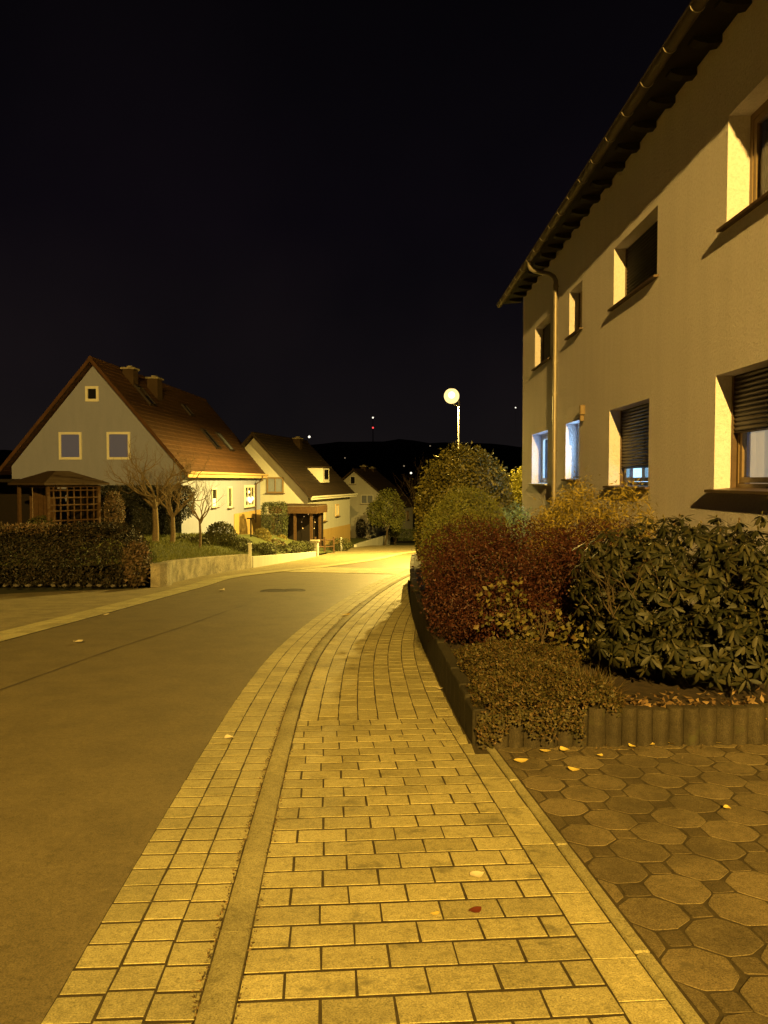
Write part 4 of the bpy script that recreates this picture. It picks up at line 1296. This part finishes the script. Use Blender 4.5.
for a0, b0, a1, b1 in ((-hs, -hs, hs, -hs), (hs, -hs, hs, hs)):
    c = (GP(a0, b0, 1.40) + GP(a1, b1, 1.40)) / 2
    mb.box(c, ((1.8 if b0 == b1 else 0.07), (0.07 if b0 == b1 else 1.8), 0.10), axg)
mb.build('beam', M['wood_mid'], gb)

# lean-to roof at the left edge
t = thing('lean_to', (-14.6, 30, -0.7), 'flat dark lean-to roof on a thin post left of the gazebo', 'shelter')
mb = MB(); mb.box((-15.6, 30.6, 1.58), (5.6, 2.6, 0.12)); mb.build('roof', M['wood_dark'], t)
for x in (-13.0, -15.5, -18.2):
    mb = MB(); mb.box((x, 29.5, 0.36), (0.10, 0.10, 2.3)); mb.build('post', M['wood_mid'], t)
mb = MB(); mb.box((-15.7, 31.8, 0.36), (5.4, 0.05, 2.3)); mb.build('back_panel', M['wood_dark'], t)

# clipped dark yew block before the gable
t = thing('yew_hedge', (-9.6, 32.6, -0.7), 'tall flat-topped dark hedge between the gazebo and the house corner', 'hedge')
P, N = blob_points([(-9.75, 32.5, 0.40, 1.98, 0.55, 0.98)], 28000, 8, amp=0.015, inner=0.85, clump=0, box=True)
keep = ~((P[:, 0] > -8.5) & (P[:, 2] < -0.1 - 0.0 + np.sqrt(np.clip((P[:, 0] + 8.5), 0, None)) * 0.9 - 0.45))
leaves('foliage', P[keep], N[keep], 0.07, 0.035, M['l_yew'], t, 8, rnd=0.6)
for x in (-11.0, -9.8, -8.7):
    mb = MB()
    branches(mb, (x, 32.5, -0.8), (0, 0, 1), 1.1, 0.05, 2, int(-x * 10), n=3)
    mb.build('trunk', M['bark_dark'], t, smooth=True)

# bare pruned trees
def bare(name, loc, h, rad, seed, label, spread=0.75, n=3, depth=4, lean=(0, 0)):
    t = thing(name, loc, label, 'tree', 'bare pruned garden trees')
    mb = MB()
    p = np.array(loc, float) - np.array((0, 0, 0.1))
    top = p + np.array((lean[0], lean[1], h * 0.42))
    mb.tube([p, p * 0.6 + top * 0.4 + np.array((0.03, 0, 0)), top], [rad * 1.25, rad, rad * 0.85], n=9)
    mb.build('trunk', M['bark'], t, smooth=True)
    mb = MB()
    r = random.Random(seed)
    for k in range(9):
        a = 6.28 * k / 9 + r.random()
        branches(mb, top - np.array((0, 0, r.random() * h * 0.08)), (math.cos(a) * 0.9, math.sin(a) * 0.9, 0.75), h * 0.30, rad * 0.55, depth, seed + k, spread=spread, up=0.30, n=n, gnarl=0.4, shrink=0.62)
    mb.build('crown', M['bark'], t, smooth=True)
bare('bare_tree', (-8.40, 29.3, -0.7), 3.9, 0.11, 31, 'bare gnarled tree standing left on the lawn before the dark hedge')
bare('bare_tree', (-7.70, 29.0, -0.72), 2.9, 0.085, 57, 'smaller bare tree with twisted trunk right of the gnarled tree', lean=(0.03, 0))
bare('bare_tree', (-6.60, 28.6, -0.8), 2.6, 0.045, 83, 'thin bare sapling near the retaining wall before the lit side wall', spread=0.45, n=2)

# shrubs in the left gardens
zg = lambda x, y: garden(x, y)
def gshrub(px, py, d, rx, rz, m, label, n=1200, L=0.08, W=0.05, seed=1, name='round_shrub', group=None, ry=None, base=None):
    x = (px - 384) / 800 * d; z = EYE - (py - 480) / 800 * d
    b = base if base is not None else garden(x, d)
    shrub(name, (x, d, b), [(x, d, z, rx, ry or rx, rz)], n, L, W, m, label, group=group, seed=seed, amp=0.07, inner=0.7, clump=0.3)
gshrub(220.5, 535, 31, 0.60, 0.52, M['l_shrub'], 'dark round bush by the house corner, largest of the garden balls', 3000, seed=41)
gshrub(200, 543, 30, 0.45, 0.28, M['l_shrub'], 'low dark shrub at the foot of the thin sapling', 900, seed=42, name='low_shrub')
gshrub(183, 541, 31, 0.35, 0.22, M['l_shrub'], 'low dark mound beside the twisted bare tree', 700, seed=52, name='low_shrub')
gshrub(240, 546, 31.5, 0.55, 0.30, M['l_shrub'], 'low spreading dark shrub just behind the white post', 1200, seed=43, name='low_shrub')
gshrub(262, 538, 37, 0.43, 0.46, M['l_ball'], 'golden round bush behind the white garden wall', 1800, 0.07, 0.045, seed=44)
gshrub(281, 541, 41, 0.34, 0.33, M['l_ball'], 'small golden ball bush left of the carport opening', 1200, 0.07, 0.045, seed=45)
gshrub(285, 550, 36, 0.75, 0.22, M['l_shrub'], 'low green planting along the top of the white wall', 1300, seed=46, name='low_shrub')
gshrub(340, 545, 47.5, 0.75, 0.42, M['l_shrub'], 'dark shrub group right of the carport drive', 1500, seed=47, name='low_shrub', base=-2.8)
gshrub(113, 512, 29.5, 0.42, 0.85, M['l_rose'], 'loose brownish shrub right of the gazebo', 1800, seed=48, name='loose_shrub')
gshrub(41, 524, 27, 0.45, 0.25, M['l_shrub'], 'dark mound before the gazebo opening', 900, seed=49, name='low_shrub')
gshrub(263, 550, 32.5, 0.55, 0.30, M['l_shrub'], 'dark low bush behind the left half of the white garden wall', 1300, seed=91, name='low_shrub')
gshrub(300, 547, 39.5, 0.7, 0.30, M['l_shrub'], 'dark low bush just left of the stubby cream pillar', 1300, seed=92, name='low_shrub')
gshrub(272, 545, 37.5, 0.6, 0.28, M['l_rose'], 'low brownish planting between the two golden balls', 1200, seed=93, name='low_shrub')
P, N = blob_points([(-6.1, 44.5, -0.75, 0.68, 0.6, 1.10)], 5000, 61, amp=0.03, inner=0.8, clump=0, box=True)
t = thing('column_hedge', (-6.1, 44.5, -1.9), 'tall clipped green column hedge between the first house and the carport', 'hedge')
leaves('foliage', P, N, 0.08, 0.05, M['l_hedge_green'], t, 61)
mb = MB(); branches(mb, (-6.1, 44.5, -2.0), (0, 0, 1), 1.2, 0.05, 2, 3); mb.build('stem', M['bark_dark'], t, smooth=True)
P, N = blob_points([(2.0, 70, -3.2, 1.9, 0.7, 0.45)], 4000, 62, amp=0.03, inner=0.8, clump=0, box=True)
t = thing('low_hedge', (2.0, 70, -3.7), 'low dark hedge across the road end below the farthest house', 'hedge')
leaves('foliage', P, N, 0.12, 0.08, M['l_hedge_green'], t, 62)
gshrub(361, 528, 68, 0.45, 0.85, M['l_yew'], 'narrow dark conifer before the farthest white gable', 1500, 0.1, 0.05, seed=63, name='conifer', base=-3.7)
# round tree before house 3
t = thing('round_tree', (0.1, 62, -3.3), 'round leafy street tree before the farthest gabled house', 'tree')
P, N = blob_points([(0.35, 62, -0.55, 1.15, 1.1, 1.45), (-0.55, 62, -1.0, 0.8, 0.8, 1.0), (0.95, 62, -1.3, 0.7, 0.7, 1.1)], 7000, 64, amp=0.16, inner=0.5, clump=0.5)
leaves('crown', P, N, 0.14, 0.09, M['l_tree'], t, 64)
mb = MB(); branches(mb, (0.1, 62, -3.6), (0.02, 0, 1), 2.0, 0.10, 3, 77, n=3); mb.build('trunk', M['bark_dark'], t, smooth=True)
gshrub(395, 530, 66, 0.5, 0.6, M['l_tree'], 'bright green bush below the lit wall of the farthest house', 1200, 0.12, 0.08, seed=65, base=-3.7)

# ------------------------------------------------------------------ planting bed (right)
def zb(x, y): return -0.16
# creeping ground cover spilling over the palisades
t = thing('creeping_shrub', (1.15, 6.4, -0.13), 'brownish creeping shrub spilling over the palisades at the bed corner', 'shrub')
n = 34000
r = np.random.default_rng(5)
xx = r.uniform(0.66, 1.75, n * 2); yy = r.uniform(5.52, 7.75, n * 2)
lim = 0.68 + 0.05 * np.sin(yy * 7) + 0.04 * np.sin(yy * 17)
hh = 0.14 + 0.04 * np.sin(xx * 6 + 1) * np.cos(yy * 5) + 0.03 * np.sin(xx * 17) * np.sin(yy * 14)
ex = np.clip((xx - lim) / 0.25, 0, 1); ey = np.clip((yy - 5.53 - 0.04 * np.sin(xx * 11)) / 0.22, 0, 1); er = np.clip((1.70 - 0.12 * np.sin(yy * 5) - xx) / 0.35, 0, 1); eb = np.clip((7.7 - yy) / 0.5, 0, 1)
env = np.sqrt(ex * ey) * np.sqrt(er) * np.sqrt(eb)
# ragged tendrils over the front
over = (yy < 5.62)
zz = -0.06 + hh * env - np.where(over, r.uniform(0, 0.20, n * 2) * (0.4 + 0.6 * np.sin(xx * 9 + 1) ** 2), 0) - np.where(xx < 0.70, r.uniform(0, 0.06, n * 2), 0) + r.normal(size=n * 2) * 0.018
ok = (env > 0.02) | over
ok &= ~((xx > 1.42) & over)
P = np.stack([xx, yy, zz], 1)[ok][:n]
N = unit(np.stack([(0.62 - P[:, 0]).clip(0, .3) * -3, (5.72 - P[:, 1]).clip(0, .3) * -6, np.full(len(P), 1.0)], 1))
leaves('foliage', P, N, 0.027, 0.016, M['l_mat'], t, 5, rnd=0.8)

# rhododendron with whorled leaves
rh = thing('rhododendron', (2.6, 7.0, -0.13), 'large rhododendron with long leathery leaves behind the palisades', 'shrub')
RB = [(2.60, 7.2, 0.55, 0.85, 0.75, 0.72), (2.20, 7.5, 0.62, 0.42, 0.5, 0.52), (3.1, 6.9, 0.55, 0.50, 0.7, 0.72), (2.25, 6.75, 0.22, 0.42, 0.40, 0.36), (2.75, 6.45, 0.22, 0.6, 0.4, 0.36)]
TP, TN = blob_points(RB, 1200, 17, amp=0.16, freq=6, inner=0.60, clump=0, zmin=0.0)
r = np.random.default_rng(23)
LP = []; LN = []; LD = []
for p, nn in zip(TP, TN):
    axis = nn + np.array((0, -0.10, 0.55)) + r.normal(size=3) * 0.25; axis /= np.linalg.norm(axis)
    a = np.cross(axis, (0, 0, 1.0)); a /= np.linalg.norm(a) + 1e-9; b = np.cross(axis, a)
    k = r.integers(7, 11); ph = r.random() * 6.28
    for j in range(k):
        th = ph + 6.28 * j / k + r.normal() * 0.15
        rad = math.cos(th) * a + math.sin(th) * b
        el = r.uniform(-0.85, 0.12)
        d = rad * math.cos(el) + axis * math.sin(el)
        LP.append(p + rad * 0.012); LD.append(d); LN.append(axis * math.cos(el) - rad * math.sin(el))
LP = np.array(LP); LD = np.array(LD); LN = np.array(LN)
leaves('foliage', LP, LN, 0.095, 0.029, M['l_rhodo'], rh, 17, up=0.0, rnd=0.12, fold=0.18, droop=0.5, long=True, D_=LD, var=0.28)
# pale buds at shoot tips
mb = MB()
for p, nn in zip(TP[::2], TN[::2]):
    ax_ = nn + np.array((0, -0.2, 0.6)); ax_ /= np.linalg.norm(ax_)
    q = p + ax_ * 0.02
    mb.tube([q, q + ax_ * 0.012, q + ax_ * 0.026], [0.006, 0.009, 0.002], n=5)
tag(mb.build('buds', M['l_mixed'], rh, smooth=True), kind='stuff')
for k in range(7):
    a = 6.28 * k / 7
    mb = MB()
    branches(mb, (2.5 + 0.15 * math.cos(a), 7.0 + 0.15 * math.sin(a), -0.15), (math.cos(a) * 0.9, math.sin(a) * 0.6, 0.9), 0.6, 0.022, 3, 200 + k, n=3, up=0.2)
    mb.build('stem', M['bark_dark'], rh, smooth=True)

# red-leaved bush
shrub('barberry', (1.35, 9.2, -0.15), [(1.15, 8.9, 0.42, 0.68, 0.8, 0.58), (1.75, 9.5, 0.50, 0.75, 0.9, 0.62), (1.2, 10.4, 0.50, 0.72, 0.9, 0.62), (2.45, 9.0, 0.54, 0.62, 0.8, 0.63), (1.95, 8.4, 0.48, 0.5, 0.5, 0.52), (0.80, 8.5, 0.25, 0.36, 0.6, 0.40), (1.35, 8.1, 0.15, 0.5, 0.4, 0.32)], 56000, 0.030, 0.018, M['l_red'],
      'wide dark red leaved bush in the middle of the planting bed', seed=71, amp=0.16, freq=6, inner=0.55, clump=0.6, csize=0.14, zmin=-0.1, stems=9, rnd=1.0)
# loose yellow-green shrub in front of it
shrub('loose_shrub', (1.45, 7.6, -0.15), [(1.40, 7.6, 0.18, 0.32, 0.25, 0.32), (1.72, 7.3, 0.10, 0.26, 0.25, 0.26), (1.2, 7.9, 0.32, 0.26, 0.25, 0.3)], 620, 0.055, 0.045, M['l_mixed'],
      'thin straggly shrub with sparse yellow-green leaves before the red bush', seed=72, amp=0.25, inner=0.2, clump=0.3, zmin=-0.1, stems=6)
# straw coloured tuft
t = thing('grass_tuft', (1.62, 6.35, -0.12), 'small straw-coloured tuft beside the creeping shrub', 'grass tuft')
n = 900
r = np.random.default_rng(9)
P = np.array((1.62, 6.35, -0.13)) + r.normal(size=(n, 3)) * np.array((0.09, 0.07, 0.01))
Dd = unit(r.normal(size=(n, 3)) * 0.55 + np.array((0, 0, 1.0)))
leaves('blades', P, unit(r.normal(size=(n, 3))), 0.20, 0.008, M['l_mat'], t, 9, up=0, rnd=0.1, D_=Dd)
# green dome
shrub('dome_shrub', (1.35, 13.4, -0.2), [(1.40, 13.5, 0.52, 0.76, 0.85, 0.96), (1.05, 13.0, 0.30, 0.45, 0.6, 0.72)], 30000, 0.034, 0.013, M['l_green'],
      'smooth green dome-shaped shrub behind the red bush', seed=73, amp=0.035, inner=0.86, clump=0.3, rnd=1.2)
# golden cypress
t = shrub('golden_conifer', (2.75, 11.4, -0.2), [(2.75, 11.3, 0.58, 0.66, 0.9, 0.85), (2.50, 11.6, 0.52, 0.45, 0.7, 0.74), (3.2, 10.5, 0.68, 0.36, 0.8, 0.86), (2.7, 11.0, 0.75, 0.4, 0.6, 0.85), (2.9, 12.6, 0.55, 0.5, 0.7, 0.8)], 17000, 0.075, 0.016, M['l_gold'],
      'feathery golden conifer against the house wall below the shuttered window', seed=74, amp=0.17, freq=7, inner=0.6, clump=0.65, csize=0.12, rnd=1.1, up=0.6)
# blue-green dwarf conifer
shrub('blue_conifer', (2.45, 14.6, -0.2), [(2.40, 14.6, 0.68, 0.34, 0.4, 0.50)], 2600, 0.06, 0.014, M['l_blue'],
      'small blue-green conifer peeping out beside the green dome', seed=75, amp=0.15, inner=0.5, clump=0.5)
# tall round evergreen
shrub('tall_evergreen', (1.85, 19.4, -0.35), [(1.95, 19.5, 1.10, 1.12, 1.1, 1.32), (1.35, 19.2, 0.65, 0.62, 0.8, 1.1), (2.4, 19.6, 1.0, 0.75, 0.8, 1.1), (1.12, 18.9, 0.1, 0.38, 0.5, 0.7)], 24000, 0.085, 0.05, M['l_tall'],
      'tall round-headed evergreen bush below the street lamp', seed=76, amp=0.10, freq=8, inner=0.6, clump=0.5, csize=0.10, stems=6)
# bright yellow shrub behind house corner
shrub('yellow_shrub', (4.3, 28, -1.4), [(4.05, 28, 0.55, 0.62, 0.65, 1.45), (4.9, 28.3, 0.6, 0.7, 0.65, 1.5)], 7000, 0.10, 0.06, M['l_yellow'],
      'brightly lit yellow shrub beyond the house corner', seed=77, amp=0.16, inner=0.5, clump=0.6)
# bare twigs left of the evergreen
t = thing('bare_bush', (1.0, 21.5, -0.5), 'leafless twiggy bush left of the tall evergreen', 'shrub')
for k in range(8):
    a = 6.28 * k / 8
    mb = MB()
    branches(mb, (1.25, 21.5, -0.4), (math.cos(a) * 0.35 - 0.12, math.sin(a) * 0.3, 1.0), 1.1, 0.014, 3, 300 + k, n=3, up=0.2, spread=0.5)
    mb.build('stem', M['bark_dark'], t, smooth=True)
# dry leaves lying on the bed soil
n = 520
r = np.random.default_rng(31)
P = np.stack([r.uniform(1.3, 3.4, n), 5.76 + np.abs(r.normal(size=n)) * 0.22, np.full(n, -0.10) + r.random(n) * 0.03], 1)
lt = leaves('leaf_litter', P, np.tile((0, 0, 1.0), (n, 1)), 0.06, 0.035, M['l_litter'], None, 31, rnd=0.5)
tag(lt, kind='stuff')

n = 700
r = np.random.default_rng(77)
cy = r.uniform(5.6, 16, n)
cx = np.array([BED(a) for a in cy]) - np.abs(r.normal(size=n)) * 0.10 - 0.01
k2 = r.uniform(2.2, 16, 2600)
kx = np.array([GUT.off(a, GW - 0.006 if q_ else GW + KW + 0.006)[0] for a, q_ in zip(k2, r.random(2600) < 0.65)]) + r.normal(size=2600) * 0.007
cx = np.concatenate([cx, kx]); cy = np.concatenate([cy, k2])
dx_ = r.uniform(0.9, 3.3, 420); dy_ = 5.62 - np.abs(r.normal(size=420)) * 0.18
cx = np.concatenate([cx, dx_]); cy = np.concatenate([cy, dy_ + 0.05 * (dx_ - 0.65)])
P = np.stack([cx, cy, -SLOPE * cy + 0.006], 1)
lt = leaves('litter', P, np.tile((0, 0, 1.0), (len(P), 1)), 0.014, 0.008, M['l_crumb'], None, 78, rnd=0.5)
tag(lt, kind='stuff')

# ------------------------------------------------------------------ fallen leaves (each its own)
TH = math.atan(32 / 800)
def G(px, py):
    a = (px - 384) / 800; b = (512 - py) / 800
    dy = math.cos(TH) + b * math.sin(TH); dz = -math.sin(TH) + b * math.cos(TH)
    t = -EYE / (dz + SLOPE * dy)
    return a * t, dy * t
def fallen(px, py, L, m, label, group=None, seed=0):
    x, y = G(px, py)
    r = random.Random(seed)
    a = r.random() * 6.28
    d = np.array((math.cos(a), math.sin(a), 0)); s = np.array((-d[1], d[0], 0))
    mb = MB()
    out = [(0.0, 0.03), (0.18, 0.28), (0.42, 0.40), (0.7, 0.30), (0.9, 0.12), (1.0, 0.01)]
    vs = []
    for u, w in out:
        c = np.array((x, y, gz(x, y) + 0.012)) + d * (u - 0.5) * L + np.array((0, 0, 0.18 * L * (2 * (u - 0.5)) ** 2 * r.uniform(0.5, 1.4)))
        vs += [c + s * w * L * r.uniform(0.8, 1.1) + np.array((0, 0, 0.20 * w * L)), c, c - s * w * L * r.uniform(0.8, 1.1) + np.array((0, 0, 0.12 * w * L))]
    fs = []
    for i in range(len(out) - 1):
        q = i * 3
        fs += [(q, q + 1, q + 4, q + 3), (q + 1, q + 2, q + 5, q + 4)]
    mb.add(vs, fs)
    o = mb.build('fallen_leaf', m, smooth=True, fix=False)
    tag(o, label, 'leaf', group)
    return o
for i, (a, b) in enumerate(((565, 752), (600, 757.5), (574, 772), (671, 745), (697, 741), (758, 742), (652, 746), (632, 748), (727, 810), (545, 753), (590, 745), (718, 744))):
    fallen(a, b, random.uniform(0.055, 0.10), M['l_fallen'], 'yellow fallen leaf lying on the octagon pavers near the palisades', 'fallen leaves on the driveway', seed=i)
fallen(521, 763, 0.10, M['l_fallen'], 'yellow fallen leaf close to the edging kerb at the bed corner', seed=31)
fallen(477, 878, 0.075, M['l_fallen_pale'], 'pale curled leaf on the pavement bricks above the dark red leaf', seed=32)
fallen(475, 914, 0.06, M['l_fallen_red'], 'dark red leaf on the pavement bricks', seed=33)
fallen(435, 917, 0.04, M['l_fallen'], 'tiny yellow leaf left of the dark red leaf', seed=34)
fallen(345, 616, 0.20, M['l_fallen'], 'bright yellow leaf on the kerb far along the pavement', seed=35)
fallen(229, 740, 0.10, M['l_fallen_pale'], 'pale leaf lying on the gutter pavers', seed=36)
fallen(78, 643, 0.16, M['l_fallen_pale'], 'pale leaf lying alone on the asphalt', seed=37)
fallen(105, 616, 0.16, M['l_fallen_pale'], 'pale leaf on the left gutter strip before the dark hedge', seed=38)
fallen(222, 591, 0.22, M['l_fallen_pale'], 'pale leaf at the left road edge below the retaining wall', seed=39)
fallen(440, 690, 0.07, M['l_fallen_pale'], 'pale leaf on the pavement beside the bed wall', seed=40)

# manhole covers
for i, (px, py, rr, lab) in enumerate(((274, 591, 0.33, 'left of two round iron manhole covers in the road'), (293, 590.5, 0.30, 'right of two round iron manhole covers in the road'))):
    x, y = G(px, py)
    t = thing('manhole_cover', (x, y, gz(x, y)), lab, 'manhole cover', 'manhole covers in the road')
    mb = MB(); mb.lathe((x, y, gz(x, y) - 0.02), [(rr, -0.03), (rr, 0.025), (rr - 0.05, 0.026), (rr - 0.05, -0.01)], n=32)
    o = mb.build('rim', M['iron'], t); 
    mb = MB(); mb.lathe((x, y, gz(x, y) - 0.02), [(rr - 0.055, -0.03), (rr - 0.055, 0.022), (rr * 0.5, 0.022), (rr * 0.48, 0.026), (0.02, 0.026)], n=32)
    mb.build('lid', M['iron'], t)

# ------------------------------------------------------------------ street lamps
def street_lamp(x, y, hz, label, power, col, aim, cone=None):
    zg_ = gz(x, y)
    t = thing('street_lamp', (x, y, zg_), label, 'street lamp', 'street lamps along the right pavement')
    mb = MB()
    mb.lathe((x, y, zg_), [(0.085, -0.2), (0.085, 1.0), (0.075, 1.08), (0.055, 1.12), (0.042, hz - zg_ - 0.34), (0.0001, hz - zg_ - 0.32)], n=14)
    mb.build('pole', M['pole'], t, smooth=True)
    ax, ay = aim
    hx, hy = x + ax * 0.36, y + ay * 0.36
    mb = MB()
    mb.tube([(x, y, hz - 0.62), (x + ax * 0.12, y + ay * 0.12, hz - 0.55), (hx, hy, hz - 0.48)], 0.028, n=8)
    mb.build('arm', M['pole'], t, smooth=True)
    mb = MB()
    mb.lathe((hx, hy, hz), [(0.140, 0.234), (0.150, 0.252), (0.10, 0.28), (0.04, 0.295), (0.0001, 0.30)], n=24)
    mb.build('hood', M['pole'], t, smooth=True)
    mb = MB()
    mb.lathe((hx, hy, hz), [(0.37 * math.sin(a) + 1e-4, -0.11 - 0.37 * math.cos(a)) for a in np.linspace(0, 2.75, 14)], n=24)
    gb_ = mb.build('lamp_globe', M['lamp_glow'], t, smooth=True)
    mb = MB()
    mb.lathe((hx, hy, hz - 0.06), [(0.17 * math.sin(a) + 1e-4, -0.17 * math.cos(a)) for a in np.linspace(0, math.pi, 10)], n=16)
    mb.build('bulb', M['bulb'], gb_, smooth=True)
    ld = D.lights.new('lamp_light', 'SPOT' if cone else 'POINT')
    if cone: ld.spot_size = R(cone); ld.spot_blend = 0.26
    ld.energy = power; ld.color = col; ld.shadow_soft_size = 0.08
    lo = D.objects.new('lamp_light', ld); COL.objects.link(lo)
    lo.location = (hx, hy, hz - 0.62)
    return t
street_lamp(3.64, 39.0, 5.78, 'glowing street lamp on a tall pole beyond the evergreen bush', 31000, (1.0, 0.67, 0.135), (-1, 0), cone=179)
street_lamp(0.60, -17.5, 11.2, 'street lamp on a tall pole at the driveway behind the viewer', 80000, (1.0, 0.585, 0.105), (-1, 0))

# ------------------------------------------------------------------ far lights
t = thing('radio_mast', (-16, 1300, 40), 'distant radio mast on the dark hill with a white and a red light', 'mast')
X, Y = (373 - 384) / 800 * 1250, 1250
t.location = (X, Y, 40); ROOT[t] = np.array((X, Y, 40.0))
mb = MB(); mb.tube([(X, Y, 35), (X, Y, 100)], [1.2, 0.4], n=6); mb.build('mast', M['iron'], t)
for z, m in ((EYE + (480 - 418) / 800 * Y, M['far_white']), (EYE + (480 - 428) / 800 * Y, M['far_red'])):
    mb = MB(); mb.lathe((X, Y - 1.5, z), [(1.3 * math.sin(a) + 1e-4, -1.3 * math.cos(a)) for a in np.linspace(0, math.pi, 7)], n=8); mb.build('beacon', m, t, smooth=True)
def far_lamp(px, py, d, r_, m, label):
    x = (px - 384) / 800 * d; z = EYE - (py - 480) / 800 * d
    t = thing('distant_lamp', (x, d, z - 6), label, 'street lamp', 'distant lamps in the valley')
    mb = MB(); mb.tube([(x, d + r_, z - 14), (x, d + r_, z - 0.1)], 0.04, n=6); mb.build('pole', M['iron'], t)
    mb = MB(); mb.lathe((x, d, z), [(r_ * math.sin(a) + 1e-4, -r_ * math.cos(a)) for a in np.linspace(0, math.pi, 7)], n=8); mb.build('lamp_globe', m, t, smooth=True)
far_lamp(309.5, 437, 400, 0.6, M['far_white'], 'distant white lamp just above the dark roof of the carport house')
far_lamp(411, 473, 260, 0.34, M['far_white'], 'distant white lamp right of the farthest house')
far_lamp(515, 408, 500, 0.42, M['far_white'], 'tiny white light high beside the rendered house corner')
far_lamp(404, 466, 300, 0.28, M['far_dim'], 'faint warm light just above the roof of the farthest house')
far_lamp(430, 446, 420, 0.35, M['far_dim'], 'faint warm light left of the tall evergreen top')
far_lamp(345, 458, 380, 0.30, M['far_dim'], 'faint warm light between the second and farthest roofs')

# ------------------------------------------------------------------ night sky
w = D.worlds.new('World'); S.world = w; w.use_nodes = True
nt = w.node_tree
bg = nt.nodes['Background']
tc = nd(nt, 'ShaderNodeTexCoord'); sx = nd(nt, 'ShaderNodeSeparateXYZ')
nt.links.new(tc.outputs['Generated'], sx.inputs[0])
skyc = ramp(nt, sx.outputs['Z'], [(0.0, (0.0100, 0.0082, 0.0074)), (0.12, (0.0072, 0.0057, 0.0062)), (0.3, (0.0034, 0.0026, 0.0040)), (0.6, (0.0010, 0.0009, 0.0013))])
sky = nd(nt, 'ShaderNodeTexSky', sky_type='NISHITA')
sky.sun_disc = False; sky.sun_elevation = R(-9); sky.sun_rotation = R(200)
mx = nd(nt, 'ShaderNodeMix', data_type='RGBA', blend_type='ADD', inputs={0: 0.02})
cl = nd(nt, 'ShaderNodeTexNoise', inputs={'Scale': 2.2, 'Detail': 4.0})
nt.links.new(tc.outputs['Generated'], cl.inputs['Vector'])
clr = ramp(nt, cl.outputs['Fac'], [(0.35, (0.65, 0.65, 0.75)), (0.7, (1.35, 1.2, 1.2))])
cm_ = nd(nt, 'ShaderNodeMix', data_type='RGBA', blend_type='MULTIPLY', inputs={0: 1.0})
nt.links.new(skyc, cm_.inputs[6]); nt.links.new(clr, cm_.inputs[7])
nt.links.new(cm_.outputs[2], mx.inputs[6]); nt.links.new(sky.outputs[0], mx.inputs[7])
nt.links.new(mx.outputs[2], bg.inputs['Color'])
bg.inputs['Strength'].default_value = 1.0

# ------------------------------------------------------------------ camera and render
cd = D.cameras.new('camera')
cd.sensor_fit = 'VERTICAL'; cd.sensor_height = 36.0; cd.lens = 800 / 1024 * 36
cd.clip_end = 6000; cd.clip_start = 0.05
cam = D.objects.new('camera', cd); COL.objects.link(cam)
cam.location = (0, 0, EYE)
cam.rotation_euler = (R(90) - TH, 0, 0)
S.camera = cam
S.render.engine = 'CYCLES'
S.view_settings.view_transform = 'Standard'
S.view_settings.look = 'None'
S.view_settings.exposure = 0.0
S.view_settings.gamma = 1.0
S.view_settings.use_curve_mapping = False
S.cycles.use_denoising = True
S.cycles.max_bounces = 6
S.cycles.diffuse_bounces = 3
S.cycles.transparent_max_bounces = 8
S.cycles.sample_clamp_indirect = 4.0
S.cycles.caustics_reflective = False
S.cycles.caustics_refractive = False
